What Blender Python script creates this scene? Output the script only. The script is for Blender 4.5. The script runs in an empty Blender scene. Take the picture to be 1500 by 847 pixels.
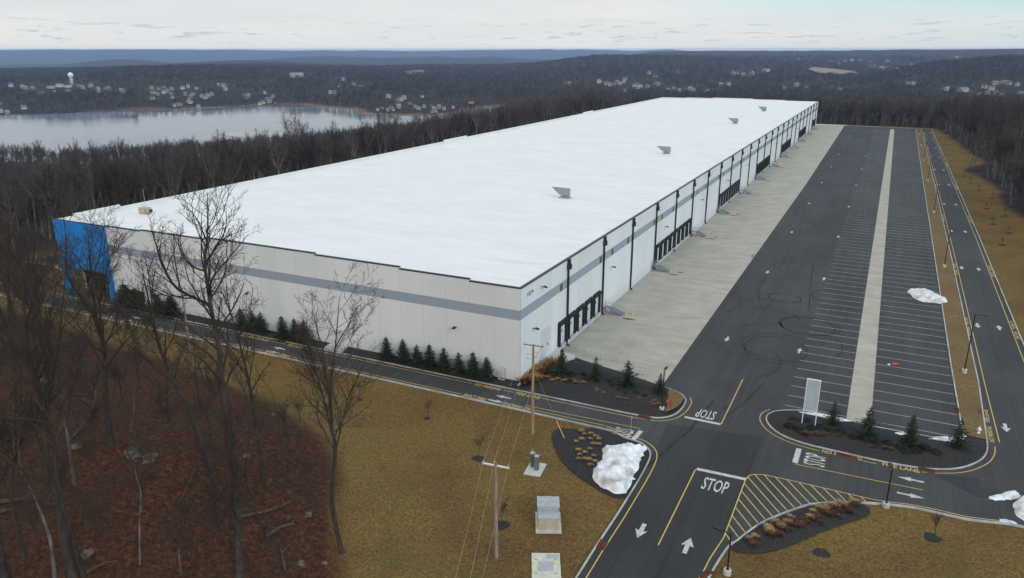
import bpy, bmesh, math, random
import numpy as np
from mathutils import Vector, Matrix, noise
from mathutils.geometry import tessellate_polygon
random.seed(7); RNG = np.random.default_rng(7)
PI = math.pi
S = bpy.context.scene
COL = S.collection

# ------------------------------------------------------------------ camera
IW, IH = 1500.0, 847.0
F, YAW, PITCH, ROLL = 1110.19, -0.456816, 0.306334, -0.000824
CAMP = np.array([43.161, -90.298, 46.355])
FW = np.array([math.sin(YAW)*math.cos(PITCH), math.cos(YAW)*math.cos(PITCH), -math.sin(PITCH)])
R0 = np.array([math.cos(YAW), -math.sin(YAW), 0.0]); U0 = np.cross(R0, FW)
RT = math.cos(ROLL)*R0 + math.sin(ROLL)*U0; UP = -math.sin(ROLL)*R0 + math.cos(ROLL)*U0
cd = bpy.data.cameras.new('camera'); cam = bpy.data.objects.new('camera', cd); COL.objects.link(cam)
cd.sensor_width = 36; cd.lens = F/IW*36; cd.clip_start = 0.5; cd.clip_end = 90000
cam.matrix_world = Matrix(((RT[0], UP[0], -FW[0], CAMP[0]), (RT[1], UP[1], -FW[1], CAMP[1]),
                           (RT[2], UP[2], -FW[2], CAMP[2]), (0, 0, 0, 1)))
S.camera = cam

# ------------------------------------------------------------------ light
SUN_EL, SUN_AZ = math.radians(27), math.radians(122)     # azimuth from +Y towards +X: the sun stands behind thin cloud, over to the right
S.view_settings.view_transform = 'Standard'; S.view_settings.look = 'None'
S.view_settings.gamma = 1; S.view_settings.use_curve_mapping = False
S.view_settings.exposure = 0.6
W = bpy.data.worlds.new('World'); S.world = W; W.use_nodes = True
def build_world():
    nt = W.node_tree; nt.nodes.clear(); N = nt.nodes.new; L = nt.links.new
    out = N('ShaderNodeOutputWorld'); bg = N('ShaderNodeBackground'); bg.inputs[1].default_value = 0.1
    L(bg.outputs[0], out.inputs[0])
    sky = N('ShaderNodeTexSky'); sky.sky_type = 'NISHITA'; sky.sun_disc = False
    sky.sun_elevation = SUN_EL; sky.sun_rotation = SUN_AZ; sky.altitude = 300; sky.air_density = 1.0; sky.dust_density = 1.0
    tc = N('ShaderNodeTexCoord'); sep = N('ShaderNodeSeparateXYZ'); L(tc.outputs['Generated'], sep.inputs[0])
    def m(op, a, b=None, clamp=False):
        n = N('ShaderNodeMath'); n.operation = op; n.use_clamp = clamp
        for i, v in enumerate((a, b)):
            if v is None: continue
            if isinstance(v, (int, float)): n.inputs[i].default_value = v
            else: L(v, n.inputs[i])
        return n.outputs[0]
    x, y, z = sep.outputs
    cv = N('ShaderNodeCombineXYZ'); L(x, cv.inputs[0]); L(y, cv.inputs[1]); L(m('MAXIMUM', z, .004), cv.inputs[2]); L(cv.outputs[0], sky.inputs['Vector'])
    def noise_of(vx, vy, vz, sc, det=5, rough=.55):
        c = N('ShaderNodeCombineXYZ')
        for i, v in enumerate((vx, vy, vz)):
            if isinstance(v, (int, float)): c.inputs[i].default_value = v
            else: L(v, c.inputs[i])
        n = N('ShaderNodeTexNoise'); n.inputs['Scale'].default_value = sc; n.inputs['Detail'].default_value = det
        n.inputs['Roughness'].default_value = rough
        L(c.outputs[0], n.inputs['Vector']); return n.outputs[0]
    def ramp(v, a, b):
        n = N('ShaderNodeMapRange'); n.interpolation_type = 'SMOOTHSTEP'
        n.inputs[1].default_value = a; n.inputs[2].default_value = b; L(v, n.inputs[0]); return n.outputs[0]
    zz = m('ADD', m('MAXIMUM', z, 0.0), 0.045)
    u, v = m('DIVIDE', x, zz), m('DIVIDE', y, zz)
    deck = noise_of(u, v, 0.0, .055, 6, .5)                        # the high cloud deck
    # the deck is closed in the west (left) and opens towards the north east (right)
    rightness = m('ADD', m('MULTIPLY', x, .8), m('MULTIPLY', y, .12))
    cover = ramp(m('ADD', m('SUBTRACT', deck, m('MULTIPLY', rightness, .62)), .10), .40, .62)
    # small flat cumulus low over the hills
    low = noise_of(m('MULTIPLY', x, 1.0), m('MULTIPLY', y, 1.0), m('MULTIPLY', z, 9.0), 26, 4, .6)
    band = m('MULTIPLY', ramp(z, .002, .014), m('SUBTRACT', 1.0, ramp(z, .022, .042)))
    flecks = m('MULTIPLY', m('MULTIPLY', ramp(low, .56, .64), band), .75)
    tex = noise_of(u, v, 3.0, .12, 6, .6)
    cr = N('ShaderNodeValToRGB'); e = cr.color_ramp.elements
    e[0].position = .3; e[0].color = (4.9, 4.95, 5.25, 1); e[1].position = .7; e[1].color = (6.3, 6.12, 5.95, 1)
    L(tex, cr.inputs[0])
    def mix(f, a, b):
        n = N('ShaderNodeMix'); n.data_type = 'RGBA'
        if isinstance(f, (int, float)): n.inputs[0].default_value = f
        else: L(f, n.inputs[0])
        for i, q in ((6, a), (7, b)):
            if isinstance(q, tuple): n.inputs[i].default_value = q
            else: L(q, n.inputs[i])
        return n.outputs[2]
    base = mix(.62, sky.outputs[0], (3.5, 5.6, 6.8, 1))          # thin veil of high haze over the blue
    col = mix(m('MULTIPLY', cover, .88), base, cr.outputs[0])
    glow = m('MULTIPLY', m('SUBTRACT', 1.0, ramp(z, .0, .05)), .42)
    col = mix(glow, col, (5.9, 5.9, 5.8, 1))
    col = mix(flecks, col, (3.7, 4.1, 4.8, 1))
    hi_ = N('ShaderNodeMix'); hi_.data_type = 'RGBA'; hi_.blend_type = 'MULTIPLY'; hi_.inputs[0].default_value = 1.0; L(col, hi_.inputs[6])
    br = m('ADD', m('MULTIPLY', ramp(z, .07, .45), .38), .92); L(br, hi_.inputs[7]); col = hi_.outputs[2]      # the overcast is brighter overhead than low down
    L(col, bg.inputs[0])
build_world()
sl = bpy.data.lights.new('sun', 'SUN'); sl.energy = 0.8; sl.angle = math.radians(20); sl.color = (1.0, .93, .83)
sun = bpy.data.objects.new('sun', sl); COL.objects.link(sun)
sd = Vector((math.sin(SUN_AZ)*math.cos(SUN_EL), math.cos(SUN_AZ)*math.cos(SUN_EL), math.sin(SUN_EL)))
sun.rotation_euler = (-sd).to_track_quat('-Z', 'Y').to_euler(); sun.location = (0, 0, 300)
try:
    S.cycles.use_denoising = True; S.cycles.max_bounces = 5; S.cycles.diffuse_bounces = 3; S.cycles.glossy_bounces = 3
    S.cycles.volume_bounces = 3; S.cycles.transparent_max_bounces = 8
except Exception: pass

# ------------------------------------------------------------------ pixel measurements of the photograph -> metres on the site
def ray(px, py):
    d = FW + (px-IW/2)/F*RT - (py-IH/2)/F*UP
    return d/np.linalg.norm(d)
def at(px, py, z=0.0):
    d = ray(px, py); return CAMP + (z-CAMP[2])/d[2]*d
def at2(pts, z=0.0): return [tuple(at(a, b, z)[:2]) for a, b in pts]
def project(P):
    d = np.asarray(P, float)-CAMP; q = d@FW
    return np.stack([IW/2+F*(d@RT)/q, IH/2-F*(d@UP)/q], -1), q

# ------------------------------------------------------------------ helpers
def tag(o, label=None, cat=None, group=None, kind=None):
    if label: o['label'] = label
    if cat: o['category'] = cat
    if group: o['group'] = group
    if kind: o['kind'] = kind
    return o
def empty(name, loc=(0, 0, 0), rz=0.0):
    o = bpy.data.objects.new(name, None); COL.objects.link(o); o.location = loc; o.rotation_euler = (0, 0, rz)
    o.empty_display_size = .3; return o
def mesh_np(name, V, faces, mats=(), smooth=False, mi=None):
    """faces: array (n,3) or (n,4) or list"""
    me = bpy.data.meshes.new(name)
    V = np.asarray(V, np.float32)
    if isinstance(faces, np.ndarray):
        n, k = faces.shape
        me.vertices.add(len(V)); me.vertices.foreach_set('co', V.ravel())
        me.loops.add(n*k); me.loops.foreach_set('vertex_index', faces.astype(np.int32).ravel())
        me.polygons.add(n); me.polygons.foreach_set('loop_start', np.arange(0, n*k, k, dtype=np.int32))
        me.polygons.foreach_set('loop_total', np.full(n, k, np.int32))
        me.update(calc_edges=True)
    else:
        me.from_pydata([tuple(map(float, v)) for v in V], [], faces); me.update()
    for m_ in mats: me.materials.append(m_)
    if mi is not None: me.polygons.foreach_set('material_index', np.asarray(mi, np.int32))
    if smooth: me.polygons.foreach_set('use_smooth', np.ones(len(me.polygons), bool))
    return me
def link(name, me, parent=None, loc=(0, 0, 0), rz=0.0):
    o = bpy.data.objects.new(name, me); COL.objects.link(o); o.location = loc; o.rotation_euler = (0, 0, rz)
    if parent: o.parent = parent
    return o
class MB:
    def __init__(s): s.v = []; s.f = []; s.mi = []; s.m = 0
    def add(s, vs, fs):
        b = len(s.v); s.v += [tuple(map(float, q)) for q in vs]
        for f in fs: s.f.append([b+i for i in f]); s.mi.append(s.m)
        return s
    def box(s, x0, x1, y0, y1, z0, z1):
        return s.add([(x0, y0, z0), (x1, y0, z0), (x1, y1, z0), (x0, y1, z0), (x0, y0, z1), (x1, y0, z1), (x1, y1, z1), (x0, y1, z1)],
                     [(3, 2, 1, 0), (4, 5, 6, 7), (0, 1, 5, 4), (1, 2, 6, 5), (2, 3, 7, 6), (3, 0, 4, 7)])
    def obox(s, a, b, w, h, up=(0, 0, 1)):
        """bar from a to b, width w (sideways), height h"""
        a, b = Vector(a), Vector(b); t = (b-a).normalized(); up = Vector(up)
        if abs(t.dot(up)) > .98: up = Vector((0, 1, 0))
        sd_ = t.cross(up).normalized()*w/2; u = sd_.cross(t).normalized()*h/2
        vs = [a-sd_-u, a+sd_-u, a+sd_+u, a-sd_+u, b-sd_-u, b+sd_-u, b+sd_+u, b-sd_+u]
        return s.add(vs, [(0, 1, 2, 3), (7, 6, 5, 4), (0, 4, 5, 1), (1, 5, 6, 2), (2, 6, 7, 3), (3, 7, 4, 0)])
    def tube(s, pts, rad, n=6, cap=True):
        pts = [Vector(q) for q in pts]; k = len(pts)
        if not hasattr(rad, '__len__'): rad = [rad]*k
        vs = []; ref = Vector((.31, .17, .93))
        for i in range(k):
            t = (pts[min(i+1, k-1)]-pts[max(i-1, 0)])
            t = t.normalized() if t.length > 1e-9 else Vector((0, 0, 1))
            if abs(t.dot(ref)) > .97: ref = Vector((.9, .3, .1))
            a = t.cross(ref).normalized(); b = t.cross(a)
            for j in range(n):
                an = 2*PI*j/n; vs.append(pts[i]+(a*math.cos(an)+b*math.sin(an))*rad[i])
        fs = [(i*n+j, i*n+(j+1) % n, (i+1)*n+(j+1) % n, (i+1)*n+j) for i in range(k-1) for j in range(n)]
        if cap: fs += [tuple(range(n))[::-1], tuple((k-1)*n+j for j in range(n))]
        return s.add(vs, fs)
    def lathe(s, prof, n=12, c=(0, 0, 0)):
        vs = []; k = len(prof)
        for r, z in prof:
            for j in range(n): vs.append((c[0]+r*math.cos(2*PI*j/n), c[1]+r*math.sin(2*PI*j/n), c[2]+z))
        fs = [(i*n+j, i*n+(j+1) % n, (i+1)*n+(j+1) % n, (i+1)*n+j) for i in range(k-1) for j in range(n)]
        fs += [tuple(range(n))[::-1], tuple((k-1)*n+j for j in range(n))]
        return s.add(vs, fs)
    def prism(s, poly, z0, z1):
        n = len(poly)
        tri = tessellate_polygon([[Vector((a, b, 0)) for a, b in poly]])
        vs = [(a, b, z0) for a, b in poly]+[(a, b, z1) for a, b in poly]
        fs = [tuple(n+i for i in t) for t in tri]+[tuple(t[::-1]) for t in tri]
        fs += [(i, (i+1) % n, n+(i+1) % n, n+i) for i in range(n)]
        return s.add(vs, fs)
    def sheet(s, poly, z):
        tri = tessellate_polygon([[Vector((a, b, 0)) for a, b in poly]])
        out = []
        for t in tri:
            p, q, r = [poly[i] for i in t]
            out.append(t if (q[0]-p[0])*(r[1]-p[1])-(q[1]-p[1])*(r[0]-p[0]) > 0 else t[::-1])
        return s.add([(a, b, z) for a, b in poly], out)
    def strip(s, path, w, z, off=0.0, closed=False):
        L_, R_ = offset(path, off+w/2, closed), offset(path, off-w/2, closed); n = len(path)
        vs = [(a, b, z) for a, b in L_]+[(a, b, z) for a, b in R_]
        return s.add(vs, [(n+i, n+(i+1) % n, (i+1) % n, i) for i in range(n if closed else n-1)])
    def build(s, name, mats, parent=None, smooth=False, loc=(0, 0, 0), rz=0.0, fix=True):
        mats = mats if isinstance(mats, (list, tuple)) else [mats]
        me = mesh_np(name, s.v, s.f, mats, smooth, s.mi)
        if fix:
            bm = bmesh.new(); bm.from_mesh(me); bmesh.ops.recalc_face_normals(bm, faces=bm.faces); bm.to_mesh(me); bm.free()
        return link(name, me, parent, loc, rz)
def offset(path, d, closed=False):
    P = [np.array(q[:2], float) for q in path]; n = len(P); out = []
    for i in range(n):
        if closed: a, b = P[(i-1) % n], P[(i+1) % n]
        else: a, b = P[max(i-1, 0)], P[min(i+1, n-1)]
        def nrm(v): l = np.linalg.norm(v); return v/l if l > 1e-9 else v
        t1 = nrm(P[i]-a) if (closed or i > 0) else nrm(b-P[i]); t2 = nrm(b-P[i]) if (closed or i < n-1) else t1
        n1, n2 = np.array([-t1[1], t1[0]]), np.array([-t2[1], t2[0]]); nn = n1+n2
        l = nn@nn; nn = nn*2/l if l > .5 else n1
        out.append(tuple(P[i]+nn*d))
    return out
def smooth_path(pts, k=6, closed=False):
    """Catmull-Rom through the points"""
    P = [np.array(q, float) for q in pts]; n = len(P); out = []
    rng = range(n if closed else n-1)
    for i in rng:
        if closed: p0, p1, p2, p3 = P[(i-1) % n], P[i], P[(i+1) % n], P[(i+2) % n]
        else: p0, p1, p2, p3 = P[max(i-1, 0)], P[i], P[i+1], P[min(i+2, n-1)]
        for j in range(k):
            t = j/k
            out.append(tuple(.5*((2*p1)+(-p0+p2)*t+(2*p0-5*p1+4*p2-p3)*t*t+(-p0+3*p1-3*p2+p3)*t**3)))
    if not closed: out.append(tuple(P[-1]))
    return out
def copy_tree(o, parent=None):
    c = o.copy(); COL.objects.link(c)
    if parent: c.parent = parent
    for ch in list(o.children): copy_tree(ch, c)
    return c

# ------------------------------------------------------------------ materials
def pmat(name, c1, c2=None, scale=1.0, rough=.85, detail=6, c3=None, scale3=None, metal=0.0, bump=0.0, stretch=(1, 1, 1), spec=.3, rnd=0.0, lo=.35, hi=.65):
    m = bpy.data.materials.new(name); m.use_nodes = True; nt = m.node_tree; b = nt.nodes['Principled BSDF']
    b.inputs['Roughness'].default_value = rough; b.inputs['Metallic'].default_value = metal
    b.inputs['Specular IOR Level'].default_value = spec
    N = nt.nodes.new; L = nt.links.new
    if c2 is None: b.inputs['Base Color'].default_value = (*c1, 1); return m
    tc = N('ShaderNodeTexCoord'); mp = N('ShaderNodeMapping'); mp.inputs['Scale'].default_value = stretch
    L(tc.outputs['Object'], mp.inputs[0])
    nz = N('ShaderNodeTexNoise'); nz.inputs['Scale'].default_value = scale; nz.inputs['Detail'].default_value = detail; nz.inputs['Roughness'].default_value = .62
    L(mp.outputs[0], nz.inputs['Vector'])
    r = N('ShaderNodeValToRGB'); r.color_ramp.elements[0].color = (*c1, 1); r.color_ramp.elements[1].color = (*c2, 1)
    r.color_ramp.elements[0].position = lo; r.color_ramp.elements[1].position = hi
    L(nz.outputs[0], r.inputs[0]); col = r.outputs[0]
    if c3:
        n2 = N('ShaderNodeTexNoise'); n2.inputs['Scale'].default_value = scale3 or scale*.1; n2.inputs['Detail'].default_value = 4
        L(mp.outputs[0], n2.inputs['Vector'])
        mr = N('ShaderNodeMapRange'); mr.inputs[1].default_value = .45; mr.inputs[2].default_value = .7; L(n2.outputs[0], mr.inputs[0])
        mx = N('ShaderNodeMix'); mx.data_type = 'RGBA'; mx.inputs[7].default_value = (*c3, 1)
        L(mr.outputs[0], mx.inputs[0]); L(col, mx.inputs[6]); col = mx.outputs[2]
    if rnd:
        oi = N('ShaderNodeObjectInfo'); mr = N('ShaderNodeMapRange'); mr.inputs[3].default_value = 1-rnd; mr.inputs[4].default_value = 1+rnd
        L(oi.outputs['Random'], mr.inputs[0])
        mx = N('ShaderNodeVectorMath'); mx.operation = 'SCALE'; L(col, mx.inputs[0]); L(mr.outputs[0], mx.inputs['Scale']); col = mx.outputs[0]
    L(col, b.inputs['Base Color'])
    if bump:
        bp = N('ShaderNodeBump'); bp.inputs['Strength'].default_value = bump; bp.inputs['Distance'].default_value = .05
        L(nz.outputs[0], bp.inputs['Height']); L(bp.outputs[0], b.inputs['Normal'])
    return m
M = {}
M['white_paint'] = pmat('white_paint', (.62, .61, .57), (.78, .77, .73), 3, .7)
M['line_white'] = pmat('line_white', (.34, .335, .31), (.56, .55, .52), 2.5, .8)
M['line_yellow'] = pmat('line_yellow', (.42, .30, .085), (.60, .44, .14), 2.5, .8)
M['kerb'] = pmat('kerb_concrete', (.36, .35, .33), (.50, .49, .46), 1.5, .9, c3=(.26, .24, .22), scale3=.25)
M['concrete'] = pmat('pad_concrete', (.40, .38, .33), (.54, .52, .46), 2, .9)
M['mulch'] = pmat('mulch', (.012, .011, .011), (.040, .036, .034), 5, .95, 8, bump=.6)
M['black_metal'] = pmat('black_metal', (.012, .013, .015), rough=.45, spec=.4)
M['dark_pipe'] = pmat('dark_pipe', (.018, .024, .030), rough=.5, spec=.4)
M['galv'] = pmat('galvanised_steel', (.30, .32, .33), (.42, .44, .45), 4, .5, metal=.25)
M['stair'] = pmat('stair_steel', (.16, .20, .25), (.21, .25, .30), 4, .5, metal=.1)
M['rail'] = pmat('rail_steel', (.30, .31, .31), rough=.5)
M['yellow'] = pmat('bollard_yellow', (.62, .42, .10), (.72, .52, .16), 5, .6)
M['snow'] = pmat('snow', (.58, .58, .58), (.82, .83, .84), 1.6, .75, 9, c3=(.36, .34, .31), scale3=.7, bump=.5)
M['wood_pole'] = pmat('pole_wood', (.16, .12, .095), (.30, .24, .20), 6, .9, stretch=(1, 1, .12))
M['wood_pole_new'] = pmat('new_pole_wood', (.24, .14, .075), (.36, .23, .14), 6, .9, stretch=(1, 1, .12))
M['wire'] = pmat('wire', (.34, .28, .16), rough=.6)
M['bark'] = pmat('bark', (.020, .0165, .014), (.056, .046, .038), 3, .95, stretch=(1, 1, .3), rnd=.25)
M['bark_pale'] = pmat('pale_bark', (.050, .045, .040), (.16, .145, .13), 1.6, .95, c3=(.028, .024, .021), scale3=1.2, stretch=(1, 1, .4), rnd=.15)
M['twig'] = pmat('twigs', (.032, .023, .018), (.062, .046, .035), 1, .95, rnd=.25)
M['wood_far'] = pmat('woodland_twigs', (.037, .028, .027), (.070, .055, .050), .5, .95, rnd=.5)
M['wood_trunk'] = pmat('woodland_bark', (.07, .060, .050), (.16, .14, .12), .6, .95, rnd=.6)
M['spruce'] = pmat('spruce_needles', (.012, .020, .009), (.034, .046, .020), 2, .9, rnd=.2)
M['shrub'] = pmat('shrub_leaves', (.010, .016, .010), (.026, .034, .018), 4, .9, rnd=.2)
M['tan_grass'] = pmat('dry_grass_blades', (.26, .155, .07), (.44, .29, .15), 3, .9, rnd=.2)
M['rust_grass'] = pmat('rust_grass_blades', (.20, .085, .03), (.34, .17, .07), 3, .9, rnd=.2)
M['red_stems'] = pmat('red_dead_stems', (.075, .030, .022), (.16, .075, .05), 3, .9, rnd=.25)
M['rust'] = pmat('rusty_iron', (.065, .020, .010), (.13, .045, .022), 3, .8)
M['leaves'] = pmat('dead_leaves', (.10, .045, .018), (.22, .11, .04), 4, .95, 8)
M['rock'] = pmat('rock', (.045, .038, .030), (.17, .14, .105), 1.6, .9, bump=.5)
M['log'] = pmat('log_bark', (.030, .019, .015), (.11, .075, .058), 3, .95)
M['red'] = pmat('red_paint', (.42, .03, .03), (.5, .05, .05), 4, .5)
M['seal'] = pmat('dock_seal', (.010, .011, .013), (.02, .022, .025), 3, .8)
M['door_white'] = pmat('door_panel_white', (.50, .51, .51), (.60, .61, .61), 2, .6)
M['glass'] = pmat('dark_glass', (.012, .016, .020), rough=.08, spec=.6)
M['blue'] = pmat('blue_panel', (.012, .20, .57), (.016, .25, .67), .4, .55)
M['cabinet'] = pmat('cabinet_grey_green', (.10, .115, .115), (.15, .165, .16), 3, .6)
M['tan_metal'] = pmat('tan_metal', (.36, .31, .24), (.46, .41, .33), 2, .6)
M['roofvent'] = pmat('vent_louvre', (.20, .235, .225), (.29, .33, .315), 1.4, .6, stretch=(1, 1, 5))
M['sign_white'] = pmat('sign_frame_white', (.72, .74, .76), rough=.5)
M['sign_panel'] = pmat('sign_panel', (.34, .39, .42), (.44, .49, .52), 1.2, .5)
M['house_white'] = pmat('house_siding', (.20, .20, .20), (.42, .41, .39), .05, .8, rnd=.3)
M['house_tan'] = pmat('house_siding_tan', (.13, .11, .09), (.27, .23, .19), .05, .8, rnd=.3)
M['house_brick'] = pmat('house_siding_brick', (.20, .10, .08), (.30, .17, .13), .05, .8, rnd=.3)
M['shingle'] = pmat('roof_shingle', (.08, .08, .085), (.17, .165, .16), .05, .9, rnd=.4)
M['shingle_pale'] = pmat('roof_shingle_pale', (.14, .14, .145), (.26, .26, .27), .05, .9, rnd=.3)
M['field'] = pmat('field_straw', (.20, .15, .10), (.28, .21, .145), .01, .95)

def wall_material(name, axis, joints):
    """tilt-up concrete: off-white paint, grey painted band, panel joints"""
    m = bpy.data.materials.new(name); m.use_nodes = True; nt = m.node_tree; b = nt.nodes['Principled BSDF']; N = nt.nodes.new; L = nt.links.new
    b.inputs['Roughness'].default_value = .8; b.inputs['Specular IOR Level'].default_value = .25
    tc = N('ShaderNodeTexCoord'); sp = N('ShaderNodeSeparateXYZ'); L(tc.outputs['Object'], sp.inputs[0])
    def mt(op, a, b_):
        n = N('ShaderNodeMath'); n.operation = op
        for i, v in enumerate((a, b_)):
            if isinstance(v, (int, float)): n.inputs[i].default_value = v
            else: L(v, n.inputs[i])
        return n.outputs[0]
    z = sp.outputs[2]; u = sp.outputs[axis]
    band = mt('MULTIPLY', mt('GREATER_THAN', z, 10.02), mt('LESS_THAN', z, 11.5))
    nz = N('ShaderNodeTexNoise'); nz.inputs['Scale'].default_value = .12; nz.inputs['Detail'].default_value = 6
    mp = N('ShaderNodeMapping'); mp.inputs['Scale'].default_value = (1, 1, .25); L(tc.outputs['Object'], mp.inputs[0]); L(mp.outputs[0], nz.inputs['Vector'])
    r = N('ShaderNodeValToRGB'); r.color_ramp.elements[0].color = (.625, .63, .63, 1); r.color_ramp.elements[1].color = (.69, .695, .69, 1)
    r.color_ramp.elements[0].position = .35; r.color_ramp.elements[1].position = .65; L(nz.outputs[0], r.inputs[0])
    def mix(f, a, c):
        n = N('ShaderNodeMix'); n.data_type = 'RGBA'; L(f, n.inputs[0])
        if isinstance(a, tuple): n.inputs[6].default_value = a
        else: L(a, n.inputs[6])
        n.inputs[7].default_value = c; return n.outputs[2]
    pid = mt('FLOOR', mt('ADD', mt('DIVIDE', u, joints), .02), 0.0)
    wn = N('ShaderNodeTexWhiteNoise'); wn.noise_dimensions = '1D'; L(pid, wn.inputs['W'])
    sc = N('ShaderNodeVectorMath'); sc.operation = 'SCALE'; mr = N('ShaderNodeMapRange'); mr.inputs[3].default_value = .965; mr.inputs[4].default_value = 1.025
    L(wn.outputs[0], mr.inputs[0]); L(r.outputs[0], sc.inputs[0]); L(mr.outputs[0], sc.inputs['Scale'])
    mp2 = N('ShaderNodeMapping'); mp2.inputs['Scale'].default_value = (1, 1, .05); L(tc.outputs['Object'], mp2.inputs[0])
    n2 = N('ShaderNodeTexNoise'); n2.inputs['Scale'].default_value = 1.3; n2.inputs['Detail'].default_value = 4; L(mp2.outputs[0], n2.inputs['Vector'])
    m2 = N('ShaderNodeMapRange'); m2.inputs[1].default_value = .35; m2.inputs[2].default_value = .62; m2.inputs[3].default_value = .98; m2.inputs[4].default_value = 1.0; L(n2.outputs[0], m2.inputs[0])
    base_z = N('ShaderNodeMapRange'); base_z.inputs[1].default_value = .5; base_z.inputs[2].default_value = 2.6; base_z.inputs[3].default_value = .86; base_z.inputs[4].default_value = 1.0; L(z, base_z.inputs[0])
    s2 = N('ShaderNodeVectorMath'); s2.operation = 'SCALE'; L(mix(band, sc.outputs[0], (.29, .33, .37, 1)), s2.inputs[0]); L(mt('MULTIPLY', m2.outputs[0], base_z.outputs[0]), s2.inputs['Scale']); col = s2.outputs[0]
    fr = mt('FRACT', mt('DIVIDE', u, joints), 0.0)
    jt = mt('LESS_THAN', fr, .035/joints)
    col = mix(mt('MULTIPLY', jt, .55), col, (.22, .23, .24, 1))
    L(col, b.inputs['Base Color']); return m
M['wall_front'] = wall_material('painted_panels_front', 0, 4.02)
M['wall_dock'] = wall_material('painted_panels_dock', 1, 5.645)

def roof_material():
    m = bpy.data.materials.new('white_membrane'); m.use_nodes = True; nt = m.node_tree; b = nt.nodes['Principled BSDF']; N = nt.nodes.new; L = nt.links.new
    b.inputs['Roughness'].default_value = .7; b.inputs['Specular IOR Level'].default_value = .2
    tc = N('ShaderNodeTexCoord')
    def nz(stretch, scale, det):
        mp = N('ShaderNodeMapping'); mp.inputs['Scale'].default_value = stretch; L(tc.outputs['Object'], mp.inputs[0])
        n = N('ShaderNodeTexNoise'); n.inputs['Scale'].default_value = scale; n.inputs['Detail'].default_value = det; n.inputs['Roughness'].default_value = .65; L(mp.outputs[0], n.inputs['Vector']); return n.outputs[0]
    a = nz((.6, 1.3, 1), .16, 8); c = nz((1, .12, 1), .06, 5)
    r = N('ShaderNodeValToRGB'); r.color_ramp.elements[0].color = (.66, .645, .615, 1); r.color_ramp.elements[1].color = (.735, .725, .70, 1)
    r.color_ramp.elements[0].position = .25; r.color_ramp.elements[1].position = .6; L(a, r.inputs[0])
    # silt lines where water stands beside the eave
    sp = N('ShaderNodeSeparateXYZ'); L(tc.outputs['Object'], sp.inputs[0])
    mr = N('ShaderNodeMapRange'); mr.inputs[1].default_value = -14; mr.inputs[2].default_value = 0; L(sp.outputs[0], mr.inputs[0])
    d = nz((.25, 1.2, 1), .5, 6); mr2 = N('ShaderNodeMapRange'); mr2.inputs[1].default_value = .52; mr2.inputs[2].default_value = .72; L(d, mr2.inputs[0])
    mm = N('ShaderNodeMath'); mm.operation = 'MULTIPLY'; L(mr.outputs[0], mm.inputs[0]); L(mr2.outputs[0], mm.inputs[1])
    m2 = N('ShaderNodeMath'); m2.operation = 'MULTIPLY'; L(mm.outputs[0], m2.inputs[0]); m2.inputs[1].default_value = .8
    mx = N('ShaderNodeMix'); mx.data_type = 'RGBA'; L(m2.outputs[0], mx.inputs[0]); L(r.outputs[0], mx.inputs[6]); mx.inputs[7].default_value = (.52, .47, .40, 1)
    fr = N('ShaderNodeMath'); fr.operation = 'FRACT'; dv = N('ShaderNodeMath'); dv.operation = 'DIVIDE'; L(sp.outputs[1], dv.inputs[0]); dv.inputs[1].default_value = 3.05; L(dv.outputs[0], fr.inputs[0])
    ls = N('ShaderNodeMath'); ls.operation = 'LESS_THAN'; L(fr.outputs[0], ls.inputs[0]); ls.inputs[1].default_value = .05; lm = N('ShaderNodeMath'); lm.operation = 'MULTIPLY'; L(ls.outputs[0], lm.inputs[0]); lm.inputs[1].default_value = .16
    my = N('ShaderNodeMix'); my.data_type = 'RGBA'; L(lm.outputs[0], my.inputs[0]); L(mx.outputs[2], my.inputs[6]); my.inputs[7].default_value = (.42, .41, .40, 1)
    L(my.outputs[2], b.inputs['Base Color']); return m
M['roof'] = roof_material()

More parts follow.
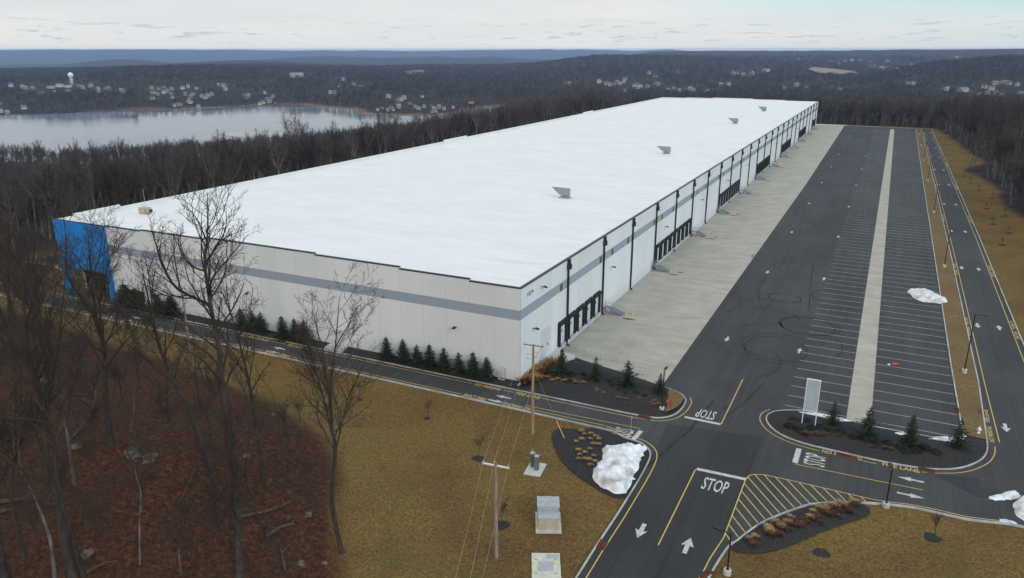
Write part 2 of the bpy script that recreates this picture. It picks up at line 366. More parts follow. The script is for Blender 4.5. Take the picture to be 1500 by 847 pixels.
def asphalt_material(name, k, axis_lane=True):
    m = bpy.data.materials.new(name); m.use_nodes = True; nt = m.node_tree; b = nt.nodes['Principled BSDF']; N = nt.nodes.new; L = nt.links.new
    b.inputs['Roughness'].default_value = .9; b.inputs['Specular IOR Level'].default_value = .25
    tc = N('ShaderNodeTexCoord')
    def nz(stretch, scale, det, rg=.6):
        mp = N('ShaderNodeMapping'); mp.inputs['Scale'].default_value = stretch; L(tc.outputs['Object'], mp.inputs[0])
        n = N('ShaderNodeTexNoise'); n.inputs['Scale'].default_value = scale; n.inputs['Detail'].default_value = det; n.inputs['Roughness'].default_value = rg; L(mp.outputs[0], n.inputs['Vector']); return n.outputs[0]
    fine = nz((1, 1, 1), 3.0, 8, .75); big = nz((1, .35, 1), .07, 5); streak = nz((1, .03, 1), .8, 3)
    r = N('ShaderNodeValToRGB'); r.color_ramp.elements[0].color = (.037*k, .036*k, .036*k, 1); r.color_ramp.elements[1].color = (.063*k, .061*k, .060*k, 1)
    r.color_ramp.elements[0].position = .3; r.color_ramp.elements[1].position = .7; L(fine, r.inputs[0])
    def scale_by(col, v, lo, hi):
        mr = N('ShaderNodeMapRange'); mr.inputs[1].default_value = .35; mr.inputs[2].default_value = .65; mr.inputs[3].default_value = lo; mr.inputs[4].default_value = hi; L(v, mr.inputs[0])
        s = N('ShaderNodeVectorMath'); s.operation = 'SCALE'; L(col, s.inputs[0]); L(mr.outputs[0], s.inputs['Scale']); return s.outputs[0]
    col = scale_by(scale_by(r.outputs[0], big, .84, 1.16), streak, .90, 1.08)
    spx = N('ShaderNodeSeparateXYZ'); L(tc.outputs['Object'], spx.inputs[0]); wob = N('ShaderNodeMath'); wob.operation = 'MULTIPLY_ADD'; L(big, wob.inputs[0]); wob.inputs[1].default_value = .25; L(spx.outputs[0], wob.inputs[2])
    dv = N('ShaderNodeMath'); dv.operation = 'DIVIDE'; L(wob.outputs[0], dv.inputs[0]); dv.inputs[1].default_value = 4.2; fr = N('ShaderNodeMath'); fr.operation = 'FRACT'; L(dv.outputs[0], fr.inputs[0])
    ls = N('ShaderNodeMath'); ls.operation = 'LESS_THAN'; L(fr.outputs[0], ls.inputs[0]); ls.inputs[1].default_value = .035
    sm = N('ShaderNodeMapRange'); sm.inputs[3].default_value = 1.0; sm.inputs[4].default_value = .80; L(ls.outputs[0], sm.inputs[0]); sv = N('ShaderNodeVectorMath'); sv.operation = 'SCALE'; L(col, sv.inputs[0]); L(sm.outputs[0], sv.inputs['Scale']); col = sv.outputs[0]
    patch = nz((1, .6, 1), .16, 2); col = scale_by(col, patch, .93, 1.10)
    L(col, b.inputs['Base Color'])
    bp = N('ShaderNodeBump'); bp.inputs['Strength'].default_value = .3; bp.inputs['Distance'].default_value = .02; L(fine, bp.inputs['Height']); L(bp.outputs[0], b.inputs['Normal'])
    return m
M['asphalt'] = asphalt_material('asphalt', 1.0)
M['asphalt_new'] = asphalt_material('asphalt_dark', .72)
M['rubber'] = pmat('tyre_rubber', (.010, .010, .011), (.026, .026, .028), .8, .85)

def apron_material():
    m = bpy.data.materials.new('apron_concrete'); m.use_nodes = True; nt = m.node_tree; b = nt.nodes['Principled BSDF']; N = nt.nodes.new; L = nt.links.new
    b.inputs['Roughness'].default_value = .9; b.inputs['Specular IOR Level'].default_value = .2
    tc = N('ShaderNodeTexCoord')
    def nz(stretch, scale, det, rg=.6):
        mp = N('ShaderNodeMapping'); mp.inputs['Scale'].default_value = stretch; L(tc.outputs['Object'], mp.inputs[0])
        n = N('ShaderNodeTexNoise'); n.inputs['Scale'].default_value = scale; n.inputs['Detail'].default_value = det; n.inputs['Roughness'].default_value = rg; L(mp.outputs[0], n.inputs['Vector']); return n.outputs[0]
    a = nz((.6, 1.1, 1), .30, 8, .62); p = nz((.45, 1.0, 1), .08, 5)
    r = N('ShaderNodeValToRGB'); r.color_ramp.elements[0].color = (.31, .275, .22, 1); r.color_ramp.elements[1].color = (.44, .40, .335, 1)
    r.color_ramp.elements[0].position = .3; r.color_ramp.elements[1].position = .72; L(a, r.inputs[0])
    mr = N('ShaderNodeMapRange'); mr.inputs[1].default_value = .58; mr.inputs[2].default_value = .72; L(p, mr.inputs[0])
    mx = N('ShaderNodeMix'); mx.data_type = 'RGBA'; mm = N('ShaderNodeMath'); mm.operation = 'MULTIPLY'; L(mr.outputs[0], mm.inputs[0]); mm.inputs[1].default_value = .6
    L(mm.outputs[0], mx.inputs[0]); L(r.outputs[0], mx.inputs[6]); mx.inputs[7].default_value = (.46, .44, .40, 1)
    # saw-cut joints
    sp = N('ShaderNodeSeparateXYZ'); L(tc.outputs['Object'], sp.inputs[0])
    def joint(s, per):
        d = N('ShaderNodeMath'); d.operation = 'DIVIDE'; L(s, d.inputs[0]); d.inputs[1].default_value = per
        f = N('ShaderNodeMath'); f.operation = 'FRACT'; L(d.outputs[0], f.inputs[0])
        l = N('ShaderNodeMath'); l.operation = 'LESS_THAN'; L(f.outputs[0], l.inputs[0]); l.inputs[1].default_value = .05/per; return l.outputs[0]
    j = N('ShaderNodeMath'); j.operation = 'MAXIMUM'; L(joint(sp.outputs[0], 4.6), j.inputs[0]); L(joint(sp.outputs[1], 4.3), j.inputs[1])
    jm = N('ShaderNodeMath'); jm.operation = 'MULTIPLY'; L(j.outputs[0], jm.inputs[0]); jm.inputs[1].default_value = .5
    my = N('ShaderNodeMix'); my.data_type = 'RGBA'; L(jm.outputs[0], my.inputs[0]); L(mx.outputs[2], my.inputs[6]); my.inputs[7].default_value = (.17, .15, .125, 1)
    L(my.outputs[2], b.inputs['Base Color']); return m
M['apron'] = apron_material()

# ------------------------------------------------------------------ terrain
def _hash(ix, iy, seed):
    h = (ix.astype(np.int64)*374761393 + iy.astype(np.int64)*668265263 + seed*982451653) & 0xffffffff
    h = ((h ^ (h >> 13))*1274126177) & 0xffffffff
    return ((h ^ (h >> 16)) & 0xffff)/65535.0
def vnoise(x, y, seed=0):
    ix, iy = np.floor(x), np.floor(y); fx, fy = x-ix, y-iy
    fx, fy = fx*fx*(3-2*fx), fy*fy*(3-2*fy)
    a, b = _hash(ix, iy, seed), _hash(ix+1, iy, seed); c, d = _hash(ix, iy+1, seed), _hash(ix+1, iy+1, seed)
    return (a+(b-a)*fx)*(1-fy)+(c+(d-c)*fx)*fy
def fbm(x, y, s, o=4, seed=0):
    t = 0; a = .5; x = np.asarray(x, float)/s; y = np.asarray(y, float)/s
    for i in range(o): t = t+a*(vnoise(x, y, seed+i)-.5); x = x*2.03+7.1; y = y*2.03+3.7; a *= .5
    return t*2                                                     # about -1..1
def ss(a, b, v):
    t = np.clip((np.asarray(v, float)-a)/(b-a), 0, 1); return t*t*(3-2*t)
def poly_dist(x, y, poly):
    """distance to a closed polygon, negative inside"""
    x = np.asarray(x, float); y = np.asarray(y, float); best = np.full(x.shape, 1e18); ins = np.zeros(x.shape, bool)
    P = np.array(poly, float); n = len(P)
    for i in range(n):
        a, b = P[i], P[(i+1) % n]; e = b-a; l = e@e+1e-12
        t = np.clip(((x-a[0])*e[0]+(y-a[1])*e[1])/l, 0, 1)
        best = np.minimum(best, (x-a[0]-t*e[0])**2+(y-a[1]-t*e[1])**2)
        if a[1] != b[1]:
            c = ((a[1] > y) != (b[1] > y)) & (x < (b[0]-a[0])*(y-a[1])/(b[1]-a[1])+a[0]); ins ^= c
    d = np.sqrt(best); return np.where(ins, -d, d)
LAKE_Z = -60.0
far_shore = [(-420, 176), (-200, 172), (0, 168.5), (60, 167.5), (100, 166), (160, 162.5), (240, 160), (330, 158), (420, 153.5), (470, 156.5), (513, 160.5), (522, 166), (560, 168.5),
             (600, 170), (650, 168.5), (685, 163.5), (700, 158.5), (740, 155.8), (795, 156.3)]
near_shore = [(790, 159), (740, 166), (690, 178), (600, 196), (450, 216), (300, 228), (150, 240), (0, 236), (-200, 250), (-420, 260)]
LAKE = smooth_path(at2(far_shore, LAKE_Z), 4)+smooth_path(at2(near_shore, LAKE_Z), 3)
KNOLL_EDGE = [(-160, -11.5), (-82, -12.3), (-72.5, -15.2), (-50.6, -17.6), (-36, -19.8), (-25.2, -22.6), (-14, -27.2), (-7.5, -32.0), (-2, -38), (2.5, -43.5), (6, -50), (9, -62), (14, -150), (-160, -150)]
EAST_WOODS = [(68, 452), (70, 430), (73, 385), (77, 321), (79.5, 280), (71.5, 266), (76, 236), (78.5, 213), (77, 180), (80, 155), (87, 128), (97, 96), (112, 50), (130, -150), (900, -150), (900, 452)]
TREES_ON = dict(x0=-137.0, x1=84.0, y1=447.0)
FIELD = at2([(1184, 105.5), (1190, 103.2), (1215, 103.6), (1252, 105), (1256, 107.5), (1225, 109.5), (1200, 108.5)], -38.0)
RIDGES = [  # distance, half width, crest line as it shows in the photograph
    (3000, 1100, [(-300, 116), (0, 113), (100, 108), (150, 103.5), (200, 98.5), (260, 97.3), (330, 97.8), (400, 99.5), (470, 101.5), (560, 104.5), (650, 105.5), (760, 110), (900, 118)]),
    (6200, 1500, [(150, 103), (250, 93.5), (310, 90.5), (370, 88), (420, 90), (480, 94.5), (560, 99), (700, 106)]),
    (8300, 1800, [(-300, 100), (0, 98), (90, 96.5), (130, 91), (165, 87.6), (205, 88.2), (250, 93), (330, 101)]),
    (9000, 1700, [(250, 98), (380, 88), (440, 84), (480, 82.3), (560, 85), (610, 83.6), (640, 83), (680, 85.5), (720, 83), (760, 87), (830, 88), (900, 98)]),
    (3900, 1300, [(600, 112), (680, 105), (740, 98), (790, 93), (840, 85.5), (870, 81.5), (900, 80.2), (940, 81.5), (1000, 84), (1060, 87.5), (1130, 91), (1220, 96), (1300, 103)]),
    (6300, 1600, [(-300, 125), (700, 118), (820, 100), (880, 86), (950, 76.5), (1040, 74.6), (1120, 74.6), (1180, 74.5), (1250, 73.9), (1330, 73.2), (1400, 72.6), (1450, 72.8), (1500, 71.8), (1600, 70.9), (1800, 70.9)]),
    (2900, 1000, [(1200, 128), (1270, 112), (1310, 101), (1350, 93.5), (1400, 88.5), (1450, 84.5), (1500, 81.5), (1600, 79), (1800, 80)]),
    (17000, 2500, [(-300, 73.78), (0, 73.61), (100, 73.06), (230, 72.4), (300, 73.39), (350, 73.28), (430, 74.33), (500, 74.05), (560, 74.49), (640, 74.71), (700, 73.28), (800, 72.68), (870, 72.84), (930, 74.33), (985, 72.56), (1020, 75.5), (1100, 75.5), (1300, 75.5), (1800, 75.5)]),
]
_R = []
for d_, w_, tb in RIDGES:
    rr = [ray(a, b) for a, b in tb]
    _R.append((d_, w_, np.array([math.atan2(r[0], r[1]) for r in rr]), np.array([r[2]/math.hypot(r[0], r[1]) for r in rr])))
def H(x, y):
    x = np.asarray(x, float); y = np.asarray(y, float)
    dx = np.maximum(np.maximum(-150-x, x-100), 0); dy = np.maximum(np.maximum(-140-y, y-446), 0)
    dS = np.hypot(dx, dy)
    base = -54*(1-np.exp(-dS*(.0045+.0050*ss(10, 240, y)*ss(-60, -160, x))))*np.clip(dS/(60-36*ss(10, 240, y)*ss(-60, -160, x)), 0, 1)
    far = ss(20, 260, dS)
    base = base+far*(7*fbm(x, y, 420, 3, 5)+2.0*fbm(x, y, 70, 3, 9))
    dc = np.hypot(x-CAMP[0], y-CAMP[1]); base = base-.0095*np.clip(dc-3600, 0, None)*ss(3600, 6500, dc); az = np.arctan2(x-CAMP[0], y-CAMP[1])
    for d_, w_, ta, te in _R:
        crest = CAMP[2]+d_*np.interp(az, ta, te)-(13 if d_ < 5300 else 0)
        crest = crest+d_*.0009*fbm(x, y, d_*.02, 4, int(d_))
        t = (dc-d_)/w_; bell = np.exp(-t*t*1.2)
        base = np.maximum(base, base+(crest-base)*bell) if True else base
    dL = poly_dist(x, y, LAKE)
    base = np.minimum(base, np.where(dL > 0, LAKE_Z-.4+.11*dL+np.clip(dL-60, 0, None)*.05, LAKE_Z-3))
    kn = 8.0*ss(12, -34, x)*ss(-11, -48, y)*ss(-230, -60, x)
    bank = 4.5*ss(69.5, 95, x)*ss(-20, 40, y)*ss(470, 420, y)
    near = np.where(dS < 200, kn+bank, 0)
    flat = -.09*(1-far)
    return base*np.clip(dS/5, 0, 1)+near+flat+np.where(near > .3, .25*fbm(x, y, 9, 3, 2)*np.clip(near, 0, 1), 0)
def hit(px, py):
    d = ray(px, py); t = np.geomspace(30, 30000, 260)
    for _ in range(3):
        P = CAMP+t[:, None]*d; h = H(P[:, 0], P[:, 1]); i = np.argmax(P[:, 2] < h)
        lo, hi = t[max(i-1, 0)], t[i]; t = np.linspace(lo, hi, 40)
    return CAMP+hi*d
def ground_z(x, y): return float(H(np.array([x]), np.array([y]))[0])

def build_terrain():
    r = list(np.arange(6, 160, .9)); 
    while r[-1] < 21000: r.append(r[-1]*1.0125)
    r = np.array(r); c = YAW; a_in = np.radians(np.arange(-42, 42.01, .2)); a_out = np.radians(np.arange(45, 316, 3.0))
    az = c+np.concatenate([a_in, a_out]); nr, na = len(r), len(az)
    A, Rr = np.meshgrid(az, r); X = CAMP[0]+Rr*np.sin(A); Y = CAMP[1]+Rr*np.cos(A); Z = H(X, Y)
    V = np.concatenate([[[CAMP[0], CAMP[1], ground_z(CAMP[0], CAMP[1])]], np.stack([X, Y, Z], -1).reshape(-1, 3)])
    i, j = np.meshgrid(np.arange(nr-1), np.arange(na), indexing='ij'); j2 = (j+1) % na
    Q = np.stack([1+i*na+j, 1+(i+1)*na+j, 1+(i+1)*na+j2, 1+i*na+j2], -1).reshape(-1, 4)[:, ::-1]
    me = mesh_np('ground', V, Q, (), True)
    x, y = V[:, 0], V[:, 1]
    kl = poly_dist(x, y, KNOLL_EDGE); ew = poly_dist(x, y, EAST_WOODS)
    wob = 2.2*fbm(x, y, 9, 4, 31)
    lit = ss(2.0, -1.5, kl+wob)
    ww = np.maximum(ss(-134, -140, x+wob), np.maximum(ss(448, 452, y+wob), ss(1.5, -1.5, ew+wob)))
    ww = np.where((y < -9) & (x > -160), np.maximum(ss(-136, -150, x), ss(1.5, -1.5, ew)), ww)
    dL = poly_dist(x, y, LAKE); shore = ss(26, 8, dL+8*fbm(x, y, 60, 3, 77))*ss(-.2, .35, fbm(x, y, 180, 3, 55))
    zc = np.stack([lit, ww, shore, np.ones_like(x)], -1).astype(np.float32)
    at_ = me.attributes.new('zone', 'FLOAT_COLOR', 'POINT'); at_.data.foreach_set('color', zc.ravel())
    m = bpy.data.materials.new('ground'); m.use_nodes = True; nt = m.node_tree; b = nt.nodes['Principled BSDF']; N = nt.nodes.new; L = nt.links.new
    b.inputs['Roughness'].default_value = .95; b.inputs['Specular IOR Level'].default_value = .1
    tc = N('ShaderNodeTexCoord')
    def nz(scale, det, rg=.6, st=(1, 1, 1)):
        mp = N('ShaderNodeMapping'); mp.inputs['Scale'].default_value = st; L(tc.outputs['Object'], mp.inputs[0])
        n = N('ShaderNodeTexNoise'); n.inputs['Scale'].default_value = scale; n.inputs['Detail'].default_value = det; n.inputs['Roughness'].default_value = rg; L(mp.outputs[0], n.inputs['Vector']); return n.outputs[0]
    def ramp(v, stops):
        r_ = N('ShaderNodeValToRGB'); e = r_.color_ramp.elements
        while len(e) < len(stops): e.new(.5)
        for q, (p, cc) in zip(e, stops): q.position = p; q.color = (*cc, 1)
        L(v, r_.inputs[0]); return r_.outputs[0]
    def mix(f, a, b_):
        n = N('ShaderNodeMix'); n.data_type = 'RGBA'; L(f, n.inputs[0]); L(a, n.inputs[6]); L(b_, n.inputs[7]); return n.outputs[2]
    fine = nz(3.8, 9, .78)
    g1 = ramp(fine, [(.34, (.060, .037, .012)), (.5, (.146, .093, .029)), (.66, (.245, .166, .058))])
    g2 = ramp(fine, [(.34, (.048, .026, .011)), (.5, (.118, .066, .026)), (.66, (.195, .122, .050))])
    def rng(v, a, c_):
        n = N('ShaderNodeMapRange'); n.inputs[1].default_value = a; n.inputs[2].default_value = c_; L(v, n.inputs[0]); return n.outputs[0]
    grass = mix(rng(nz(.075, 6, .62), .42, .62), g1, g2)
    g3 = ramp(fine, [(.3, (.065, .050, .016)), (.7, (.135, .105, .034))])
    grass = mix(rng(nz(.16, 5, .6, (1, .4, 1)), .56, .74), grass, g3)
    leaf = ramp(nz(2.0, 10, .85), [(.36, (.008, .0045, .0035)), (.5, (.052, .021, .011)), (.62, (.145, .064, .030))])
    leaf = mix(rng(nz(.11, 5, .6), .45, .68), leaf, ramp(fine, [(.36, (.008, .006, .005)), (.64, (.075, .042, .030))]))
    wood = ramp(nz(.10, 8, .72), [(.30, (.010, .008, .0085)), (.5, (.028, .022, .023)), (.70, (.058, .047, .046))])
    sand = ramp(nz(.05, 6, .7), [(.3, (.11, .060, .035)), (.7, (.24, .16, .10))])
    at_n = N('ShaderNodeAttribute'); at_n.attribute_name = 'zone'; sp = N('ShaderNodeSeparateColor'); L(at_n.outputs['Color'], sp.inputs[0])
    col = mix(sp.outputs[0], grass, leaf); col = mix(sp.outputs[1], col, wood); col = mix(sp.outputs[2], col, sand)
    L(col, b.inputs['Base Color'])
    bp = N('ShaderNodeBump'); bp.inputs['Strength'].default_value = .7; bp.inputs['Distance'].default_value = .12; L(fine, bp.inputs['Height']); L(bp.outputs[0], b.inputs['Normal'])
    me.materials.append(m)
    tag(link('ground', me), kind='structure')
build_terrain()

# the frozen lake
def build_lake():
    P = offset(LAKE, -14 if True else 0, True)
    xs = [q[0] for q in LAKE]; ys = [q[1] for q in LAKE]
    mb = MB(); mb.add([(min(xs)-60, min(ys)-60, LAKE_Z), (max(xs)+60, min(ys)-60, LAKE_Z), (max(xs)+60, max(ys)+60, LAKE_Z), (min(xs)-60, max(ys)+60, LAKE_Z)], [(0, 1, 2, 3)])
    m = bpy.data.materials.new('lake_ice'); m.use_nodes = True; nt = m.node_tree; b = nt.nodes['Principled BSDF']; N = nt.nodes.new; L = nt.links.new
    tc = N('ShaderNodeTexCoord')
    def nz(scale, det, rg, st):
        mp = N('ShaderNodeMapping'); mp.inputs['Scale'].default_value = st; mp.inputs['Rotation'].default_value = (0, 0, .9); L(tc.outputs['Object'], mp.inputs[0])
        n = N('ShaderNodeTexNoise'); n.inputs['Scale'].default_value = scale; n.inputs['Detail'].default_value = det; n.inputs['Roughness'].default_value = rg; L(mp.outputs[0], n.inputs['Vector']); return n.outputs[0]
    a = nz(.006, 6, .6, (1, 1, 1)); cr = nz(.012, 7, .7, (1, 2.5, 1))
    r = N('ShaderNodeValToRGB'); r.color_ramp.elements[0].color = (.050, .070, .095, 1); r.color_ramp.elements[1].color = (.15, .185, .225, 1); r.color_ramp.elements[0].position = .35; r.color_ramp.elements[1].position = .65
    L(a, r.inputs[0])
    # old refrozen seams, whiter
    ab = N('ShaderNodeMath'); ab.operation = 'SUBTRACT'; L(cr, ab.inputs[0]); ab.inputs[1].default_value = .5
    ab2 = N('ShaderNodeMath'); ab2.operation = 'ABSOLUTE'; L(ab.outputs[0], ab2.inputs[0])
    lt = N('ShaderNodeMapRange'); lt.inputs[1].default_value = .007; lt.inputs[2].default_value = .0; L(ab2.outputs[0], lt.inputs[0])
    mx = N('ShaderNodeMix'); mx.data_type = 'RGBA'; mm = N('ShaderNodeMath'); mm.operation = 'MULTIPLY'; L(lt.outputs[0], mm.inputs[0]); mm.inputs[1].default_value = .5
    L(mm.outputs[0], mx.inputs[0]); L(r.outputs[0], mx.inputs[6]); mx.inputs[7].default_value = (.5, .52, .55, 1)
    L(mx.outputs[2], b.inputs['Base Color'])
    rr = N('ShaderNodeMapRange'); rr.inputs[1].default_value = .3; rr.inputs[2].default_value = .7; rr.inputs[3].default_value = .05; rr.inputs[4].default_value = .16; L(a, rr.inputs[0]); L(rr.outputs[0], b.inputs['Roughness'])
    b.inputs['IOR'].default_value = 1.16
    tag(mb.build('lake', m, fix=False), kind='structure')
    # a pool that has not frozen yet
    pool = smooth_path(at2([(318, 196.5), (345, 194.5), (400, 194.2), (440, 196), (420, 200.5), (372, 203), (338, 200)], LAKE_Z), 4, True)
    m2 = pmat('open_water', (.075, .095, .10), rough=.12); m2.node_tree.nodes['Principled BSDF'].inputs['Specular IOR Level'].default_value = .25
    tag(MB().sheet(pool, LAKE_Z+.25).build('open_water', m2, fix=False), kind='structure')
build_lake()
mbf = MB(); mbf.add([(a, b, ground_z(a, b)+9.0) for a, b in FIELD], [tuple(range(len(FIELD)))[::-1]])
tag(mbf.build('field', M['field'], fix=False), kind='structure')

# ------------------------------------------------------------------ paving
KH = .13
def kerb(path, name='kerb', w=.16, h=KH, closed=False, mat='kerb', z=0.0):
    """raised kerb along a path; the path is its road side, the kerb lies to the left"""
    A, B = list(path), offset(path, w, closed); n = len(A)
    vs = [(a, b, z-.05) for a, b in A]+[(a, b, z+h) for a, b in A]+[(a, b, z+h) for a, b in B]+[(a, b, z-.12) for a, b in B]
    fs = []
    for i in range(n if closed else n-1):
        j = (i+1) % n
        for k in range(3): fs.append((k*n+i, k*n+j, (k+1)*n+j, (k+1)*n+i))
    if not closed: fs += [(0, n, 2*n, 3*n), (n-1, 4*n-1, 3*n-1, 2*n-1)]
    mb = MB(); mb.add(vs, fs); return tag(mb.build(name, M[mat]), kind='structure')
LK = -6.75      # lower kerb of the lane along the front
UK = -1.55      # upper kerb
snow_corner = smooth_path([(16.5, LK-.15)]+at2([(915, 641), (938, 648.5), (950, 657.5), (953.5, 667), (949, 681), (936, 705)]), 5)
drive_left = snow_corner+at2([(905, 755), (870, 808), (845, 848)])+[(22.75, -60), (22.75, -110)]
lower_kerb = [(-150, LK-.1), (-100, LK-.15), (-60, LK), (0, LK)]+drive_left
E_ = 67.4
drive_right = [(30.4, -110), (30.5, -40)]+smooth_path(at2([(1030, 860), (1042.7, 836), (1064, 803), (1080, 791), (1107, 770.5), (1133, 757.5), (1173, 742.5), (1197, 737.5), (1240, 735.8), (1283, 737.5), (1333, 742.5), (1373, 751), (1420, 761), (1481, 768)])
              + [(63.5, -7.6), (66.3, -3.5), (E_, 4), (E_, 20)], 5)
right_kerb = drive_right+[(67.3, 130), (66.4, 300), (65.4, 441)]
outline = lower_kerb+right_kerb+[(-2.0, 441), (-2.0, 0.5), (-2, UK), (-150, UK)]
tag(MB().sheet(outline, 0.0).build('asphalt_lot', M['asphalt'], fix=False), kind='structure')
# newer, darker surface of the entrance drive, with a square cut end
newp = at2([(845, 850), (905, 755), (936, 705), (955, 668), (962, 655)])+at2([(978, 621), (1118, 640.5), (1100, 688), (1094, 700), (1060, 790), (1020, 850)])
newp = [(22.75, -110)]+newp+[(30.4, -110)]
tag(MB().sheet(newp, .004).build('entrance_drive', M['asphalt_new'], fix=False), kind='structure')
kerb([q for q in lower_kerb][::-1], 'kerb'); kerb(right_kerb[::-1], 'kerb')
AP_S = [(18.45, 8.9), (10.9, 11.3), (6.1, 12.6), (0.0, 14.6)]
apron = [(0, 441), (0, 14.6)]+AP_S[::-1][1:]+[(18.45, 200), (16.6, 441)]
tag(MB().sheet(apron, .006).build('concrete_apron', M['apron'], fix=False), kind='structure')
tag(MB().sheet([(42.95, 9.4), (45.9, 9.9), (45.5, 250), (45.2, 430), (42.95, 430)], .006).build('concrete_strip', M['apron'], fix=False), kind='structure')
# pale concrete turning pad and gutter at the far end of the yard
tag(MB().sheet([(0, 438), (18, 443), (18, 447), (-3, 447)], .010).build('pavement', M['concrete'], fix=False), kind='structure')
kerb([(65.4, 441), (18, 444)], 'kerb')
tag(MB().sheet([(-136, -1.2), (-136, 9.2), (-122, 10.5), (-108, 6.5), (-106, 6.5), (-106, -1.2)], -.02).build('verge', pmat('verge_leaf_litter', (.10, .05, .025), (.17, .10, .045), 2, .95), fix=False), kind='structure')
tag(MB().sheet([(-106.5, 9), (-106.5, 330), (-131, 330), (-131, 14), (-121, 13), (-112, 9.6)], -.01).build('car_park', M['asphalt'], fix=False), kind='structure')
for pth in ([(-136, 10.2), (-122, 11.6), (-111, 8.4), (-106, 7.6)], [(-131, 330), (-131, 14.5)]): kerb(pth, 'kerb')

# islands: planting beds with kerbs
def bed(poly, name, mat, h0=.10, mound=.22, res=.9, seed=1, rough=.05):
    """a gently heaped bed inside a closed outline"""
    P = np.array(poly); x0, y0 = P.min(0); x1, y1 = P.max(0)
    nx, ny = int((x1-x0)/res)+2, int((y1-y0)/res)+2
    gx, gy = np.meshgrid(np.linspace(x0, x1, nx), np.linspace(y0, y1, ny)); gx, gy = gx.ravel(), gy.ravel()
    d = poly_dist(gx, gy, poly); k = d < -res*.45
    pts = [(a, b) for a, b in zip(gx[k], gy[k])]
    from mathutils.geometry import delaunay_2d_cdt
    rim = []
    for i in range(len(poly)):
        a, b = np.array(poly[i]), np.array(poly[(i+1) % len(poly)]); m_ = max(1, int(np.linalg.norm(b-a)/1.2))
        rim += [tuple(a+(b-a)*j/m_) for j in range(m_)]
    vs = [Vector(q) for q in rim+pts]; n = len(rim)
    v2, e2, f2, *_ = delaunay_2d_cdt(vs, [], [list(range(n))], 1, 1e-4)
    xy = np.array([(v.x, v.y) for v in v2]); dd = -poly_dist(xy[:, 0], xy[:, 1], poly); dd = np.clip(dd, 0, None)
    z = h0+mound*ss(0, 3.0, dd)+rough*fbm(xy[:, 0], xy[:, 1], 1.2, 3, seed)*ss(0, .5, dd)
    mb = MB(); mb.add(np.column_stack([xy, z]), [tuple(f) for f in f2]); return tag(mb.build(name, M[mat] if isinstance(mat, str) else mat, smooth=True), kind='structure')
isl = at2([(1134.7, 602.7), (1125, 607), (1121.5, 613), (1124, 621), (1134.7, 632), (1153, 642), (1180, 651.3), (1220, 661), (1273, 673), (1313, 681), (1353, 687.3), (1385, 688.5), (1405, 687), (1422, 682.5), (1438.7, 674), (1446.5, 663), (1447.5, 652)])
isl = smooth_path(isl, 4)
med_in = [(59.6, 30), (59.9, 110), (60.0, 250), (59.9, 436)]; med_out = [(56.6, 436), (56.3, 250), (56.25, 110), (56.2, 36), (56.35, 11.2)]
isl_top = at2([(1385, 644.5), (1280, 625.5), (1240, 615.5), (1209, 608), (1176, 601.5), (1150, 601.3)])
island = isl+med_in+med_out+isl_top
kerb(island, 'kerb', closed=True)
inner = offset(island, .16, True)
gi = len(isl)
bed(offset(isl+[(59.0, 11.2)]+[(56.5, 11.0)]+isl_top, .17, True), 'mulch_bed', 'mulch', .10, .35, seed=3)
M['lawn'] = pmat('median_grass', (.090, .055, .018), (.20, .135, .050), 2.4, .95, 9, c3=(.13, .068, .028), scale3=.12, lo=.3, hi=.7)
tag(MB().sheet(offset([(59.0, 11.0)]+med_in+med_out[:-1]+[(56.35, 11.0)], .17, True), .12).build('grass_median', M['lawn'], fix=False), kind='structure')
# bed at the near corner of the building and the strip of mulch along its front
ne = smooth_path([(16.0, UK)]+at2([(955, 612.5), (975, 612.3), (988, 608.3), (998, 601), (1004, 592), (1005, 586), (1000, 579), (990, 573.5), (980, 570)])+[(18.6, 9.0)], 4)
kerb([(-150, UK-.15), (-100, UK-.05), (-60, UK), (0, UK)]+ne, 'kerb')
bed([(0.05, UK+.18), (8, UK+.18)]+offset(ne, .18)+[(10.9, 11.2), (6.1, 12.4), (1.5, 13.6), (0.05, 13.6)], 'mulch_bed', 'mulch', .12, .55, seed=5)
mbs = MB(); n = 40
for i in range(n+1):
    x = -85.6+85.6*i/n; mbs.v += [(x, UK+.17, .11), (x, -.7, .55+.06*math.sin(i*2.1)), (x, .12, .78)]
mbs.f = [(i*3+k, i*3+3+k, i*3+4+k, i*3+1+k) for i in range(n) for k in (0, 1)]; mbs.mi = [0]*len(mbs.f)
tag(mbs.build('mulch_strip', M['mulch'], smooth=True), kind='structure')
bed(at2([(1196, 611.5), (1190, 608.3)])and smooth_path(at2([(973, 608.5), (985, 605), (995, 598.5), (1000.5, 590), (1000, 585), (992, 579), (981, 576), (975, 588), (977, 600)]), 3, True), 'grass_patch', 'lawn', .55, .18, seed=8)
# bed under the snow heap
sb = at2([(808, 640), (818, 627.5), (850, 630)])+[(14, LK-.45)]+offset(snow_corner, -.2)[3:]+at2([(928, 717), (915, 729), (895, 727), (868, 712), (838, 691), (818, 668)])
bed(smooth_path(sb, 2, True), 'mulch_bed', 'mulch', .03, .14, seed=7)
